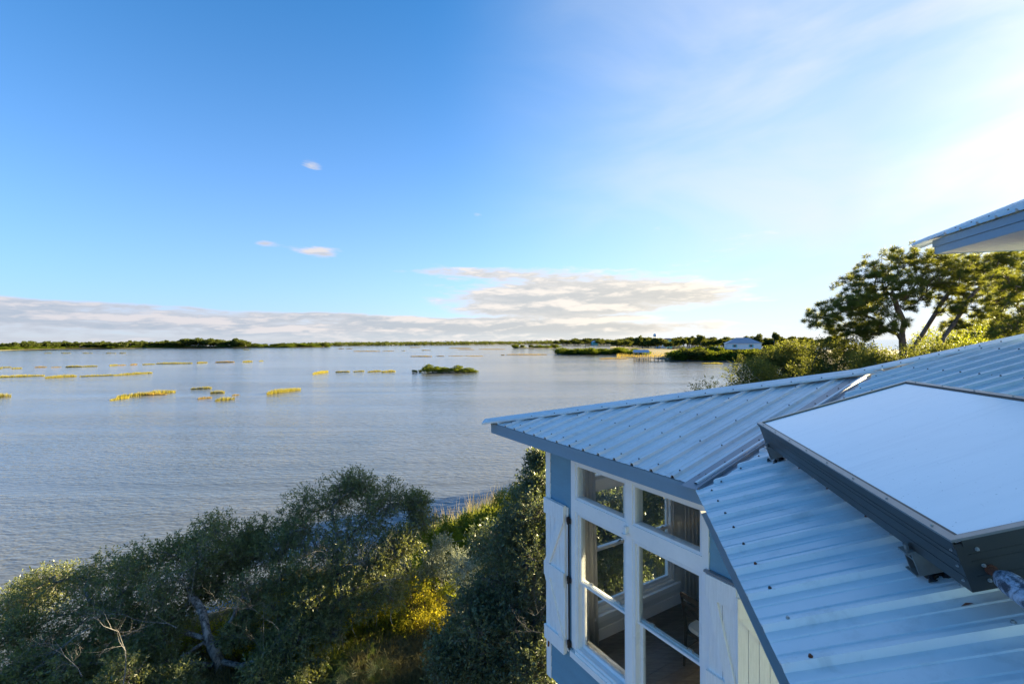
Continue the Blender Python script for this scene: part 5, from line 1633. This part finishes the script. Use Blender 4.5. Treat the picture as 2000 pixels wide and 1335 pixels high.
# white house on stilts
c = AT(1450, 690, 250)
wh = empty('stilt_house', (c[0], c[1], 1.0), 'white house on stilts with grey hip roof across the water', 'house')
fw = far_frame(c, math.radians(-16)); w2, d2 = 9.0, 5.0
mb = MB(); mb.box(fw, -w2 + .6, w2 - .6, -d2 + .5, d2 - .5, 4.2, 7.3); mb.build('wall', M['hwhite'], wh)
hip_roof(fw, -w2, w2, -d2, d2, 7.3, 10.4, 6.0, M['hroof'], wh)
mb = MB(); mb.box(fw, -w2 + .4, w2 - .4, -d2 + .3, d2 - .3, 3.85, 4.2); mb.build('floor_beam', M['pile'], wh)
for x in np.linspace(-w2 + 1, w2 - 1, 6):
    for y in (-d2 + .9, d2 - .9):
        mb = MB(); mb.box(fw, x - .18, x + .18, y - .18, y + .18, .3, 3.85); mb.build('stilt', M['pile'], wh)
for x in (-4.6, 3.4):
    mb = MB(); mb.box(fw, x - .55, x + .55, -d2 + .44, -d2 + .5, 5.3, 6.6); o = mb.build('window', M['dkwin'], wh)
    for s in (-1, 1):
        mb = MB(); mb.box(fw, x + s * .85 - .28, x + s * .85 + .28, -d2 + .42, -d2 + .5, 5.25, 6.65); mb.build('shutter', M['teal'], o)
mb = MB(); mb.box(fw, w2 - .6, w2 - .54, -1, .2, 5.3, 6.6); mb.build('window', M['dkwin'], wh)

# boathouse on piles with its walkway
c = G(1252, 703.5)
bh = empty('boathouse', (c[0], c[1], 0), 'open boathouse on piles with pale blue metal roof', 'boathouse')
fb = far_frame(c, math.radians(-6)); k = c[1] / F_PX
hw = 14.5 * k
mb = MB(); rz0, rz1 = H - (688.5 - 665.7) * k, H - (683.2 - 665.7) * k
mb.prism([fb(-hw, -2.2, rz0), fb(hw, -2.2, rz0), fb(hw, 2.6, rz0), fb(-hw, 2.6, rz0)], [fb(-hw, .1, rz1), fb(hw, .1, rz1), fb(hw, .3, rz1), fb(-hw, .3, rz1)]); mb.build('roof', M['broof'], bh)
for x in np.linspace(-hw + .4, hw - .4, 4):
    for y in (-1.9, 2.3):
        mb = MB(); mb.tube([fb(x, y, -1.5), fb(x, y, rz0)], .13, 6); mb.build('post', M['pile'], bh)
dz = H - (699.2 - 665.7) * k
mb = MB(); mb.box(fb, -hw + .1, hw - .1, -2.1, 2.5, dz - .2, dz); mb.build('deck', M['pile'], bh)
for x in np.linspace(-hw + .3, hw - .3, 9):
    mb = MB(); mb.tube([fb(x, -2.05, -1.5), fb(x, -2.05, dz - .2)], .12, 6); mb.build('pile', M['pile'], bh)
wk = empty('walkway', tuple(fb(hw + 5, 0, 0)), 'timber walkway on piles from the boathouse to the point', 'dock')
mb = MB(); mb.box(fb, hw + .1, hw + 11.5, -.9, .7, dz - .15, dz + .02); mb.build('deck', M['pile'], wk)
for x in np.linspace(hw + .8, hw + 11, 7):
    for y in (-.8, .6):
        mb = MB(); mb.tube([fb(x, y, -1.5), fb(x, y, dz + (.9 if y < 0 else -.1))], .11, 6); mb.build('pile', M['pile'], wk)
mb = MB(); mb.box(fb, hw + .4, hw + 11.2, -.86, -.78, dz + .75, dz + .85); mb.build('rail', M['pile'], wk)

# water tower
c = AT(1279.5, 668, 1400); k = 1400 / F_PX
tw = empty('water_tower', (c[0], c[1], 2), 'white water tower with round tank above the far skyline', 'water tower')
ft = far_frame(c, 0); zt = H + (665.7 - 655.0) * k; mb = MB()
pr = [(0.3, -5.0), (3.6, -4.2), (5.3, -2.2), (5.6, .0), (5.0, 2.4), (3.2, 4.2), (.4, 5.0)]
for (ra, za), (rb, zb) in zip(pr[:-1], pr[1:]):
    for i in range(16):
        a, b = i / 16 * 6.2832, (i + 1) / 16 * 6.2832
        mb.face([ft(ra * math.cos(a), ra * math.sin(a), zt + za), ft(ra * math.cos(b), ra * math.sin(b), zt + za), ft(rb * math.cos(b), rb * math.sin(b), zt + zb), ft(rb * math.cos(a), rb * math.sin(a), zt + zb)])
mb.build('tank', M['steel'], tw)
for i in range(5):
    a = i / 5 * 6.283 + .3; mb = MB(); mb.tube([ft(5.6 * math.cos(a), 5.6 * math.sin(a), 0), ft(4.6 * math.cos(a), 4.6 * math.sin(a), zt - 3)], .45, 6); mb.build('leg', M['steel'], tw)
mb = MB(); mb.tube([ft(0, 0, 0), ft(0, 0, zt - 4.5)], .8, 8); mb.build('riser_pipe', M['steel'], tw)


def far_house(px, py0, py1, Y, w, d, az, wall, roof, label):
    a, b = AT(px, py0, Y), AT(px, py1, Y); z0, z1 = a[2], b[2]
    root = empty('far_house', (a[0], a[1], 1), label, 'house'); f_ = far_frame(a, az)
    hw_ = z0 + (z1 - z0) * .55
    mb = MB(); mb.box(f_, -w / 2, w / 2, -d / 2, d / 2, .6, hw_); mb.build('wall', M[wall], root)
    hip_roof(f_, -w / 2 - .6, w / 2 + .6, -d / 2 - .6, d / 2 + .6, hw_, z1, w * .3, M[roof], root)
    for x in np.linspace(-w / 2 + 1.6, w / 2 - 1.6, 4):
        mb = MB(); mb.box(f_, x - .5, x + .5, -d / 2 - .06, -d / 2, z0 + .2 * (hw_ - z0), z0 + .85 * (hw_ - z0)); mb.build('window', M['dkwin'], root)
    return root


far_house(1304, 667, 660.2, 520, 11, 8, -.25, 'teal', 'redroof', 'teal walled house with brownish roof on the far skyline')
far_house(1291, 668, 661.5, 500, 10, 8, .2, 'hwhite', 'redroof', 'small house left of the teal house on the skyline')
far_house(1162, 671, 664.8, 900, 12, 8, .1, 'teal', 'broof', 'pale blue house on the far shore, alone among trees')
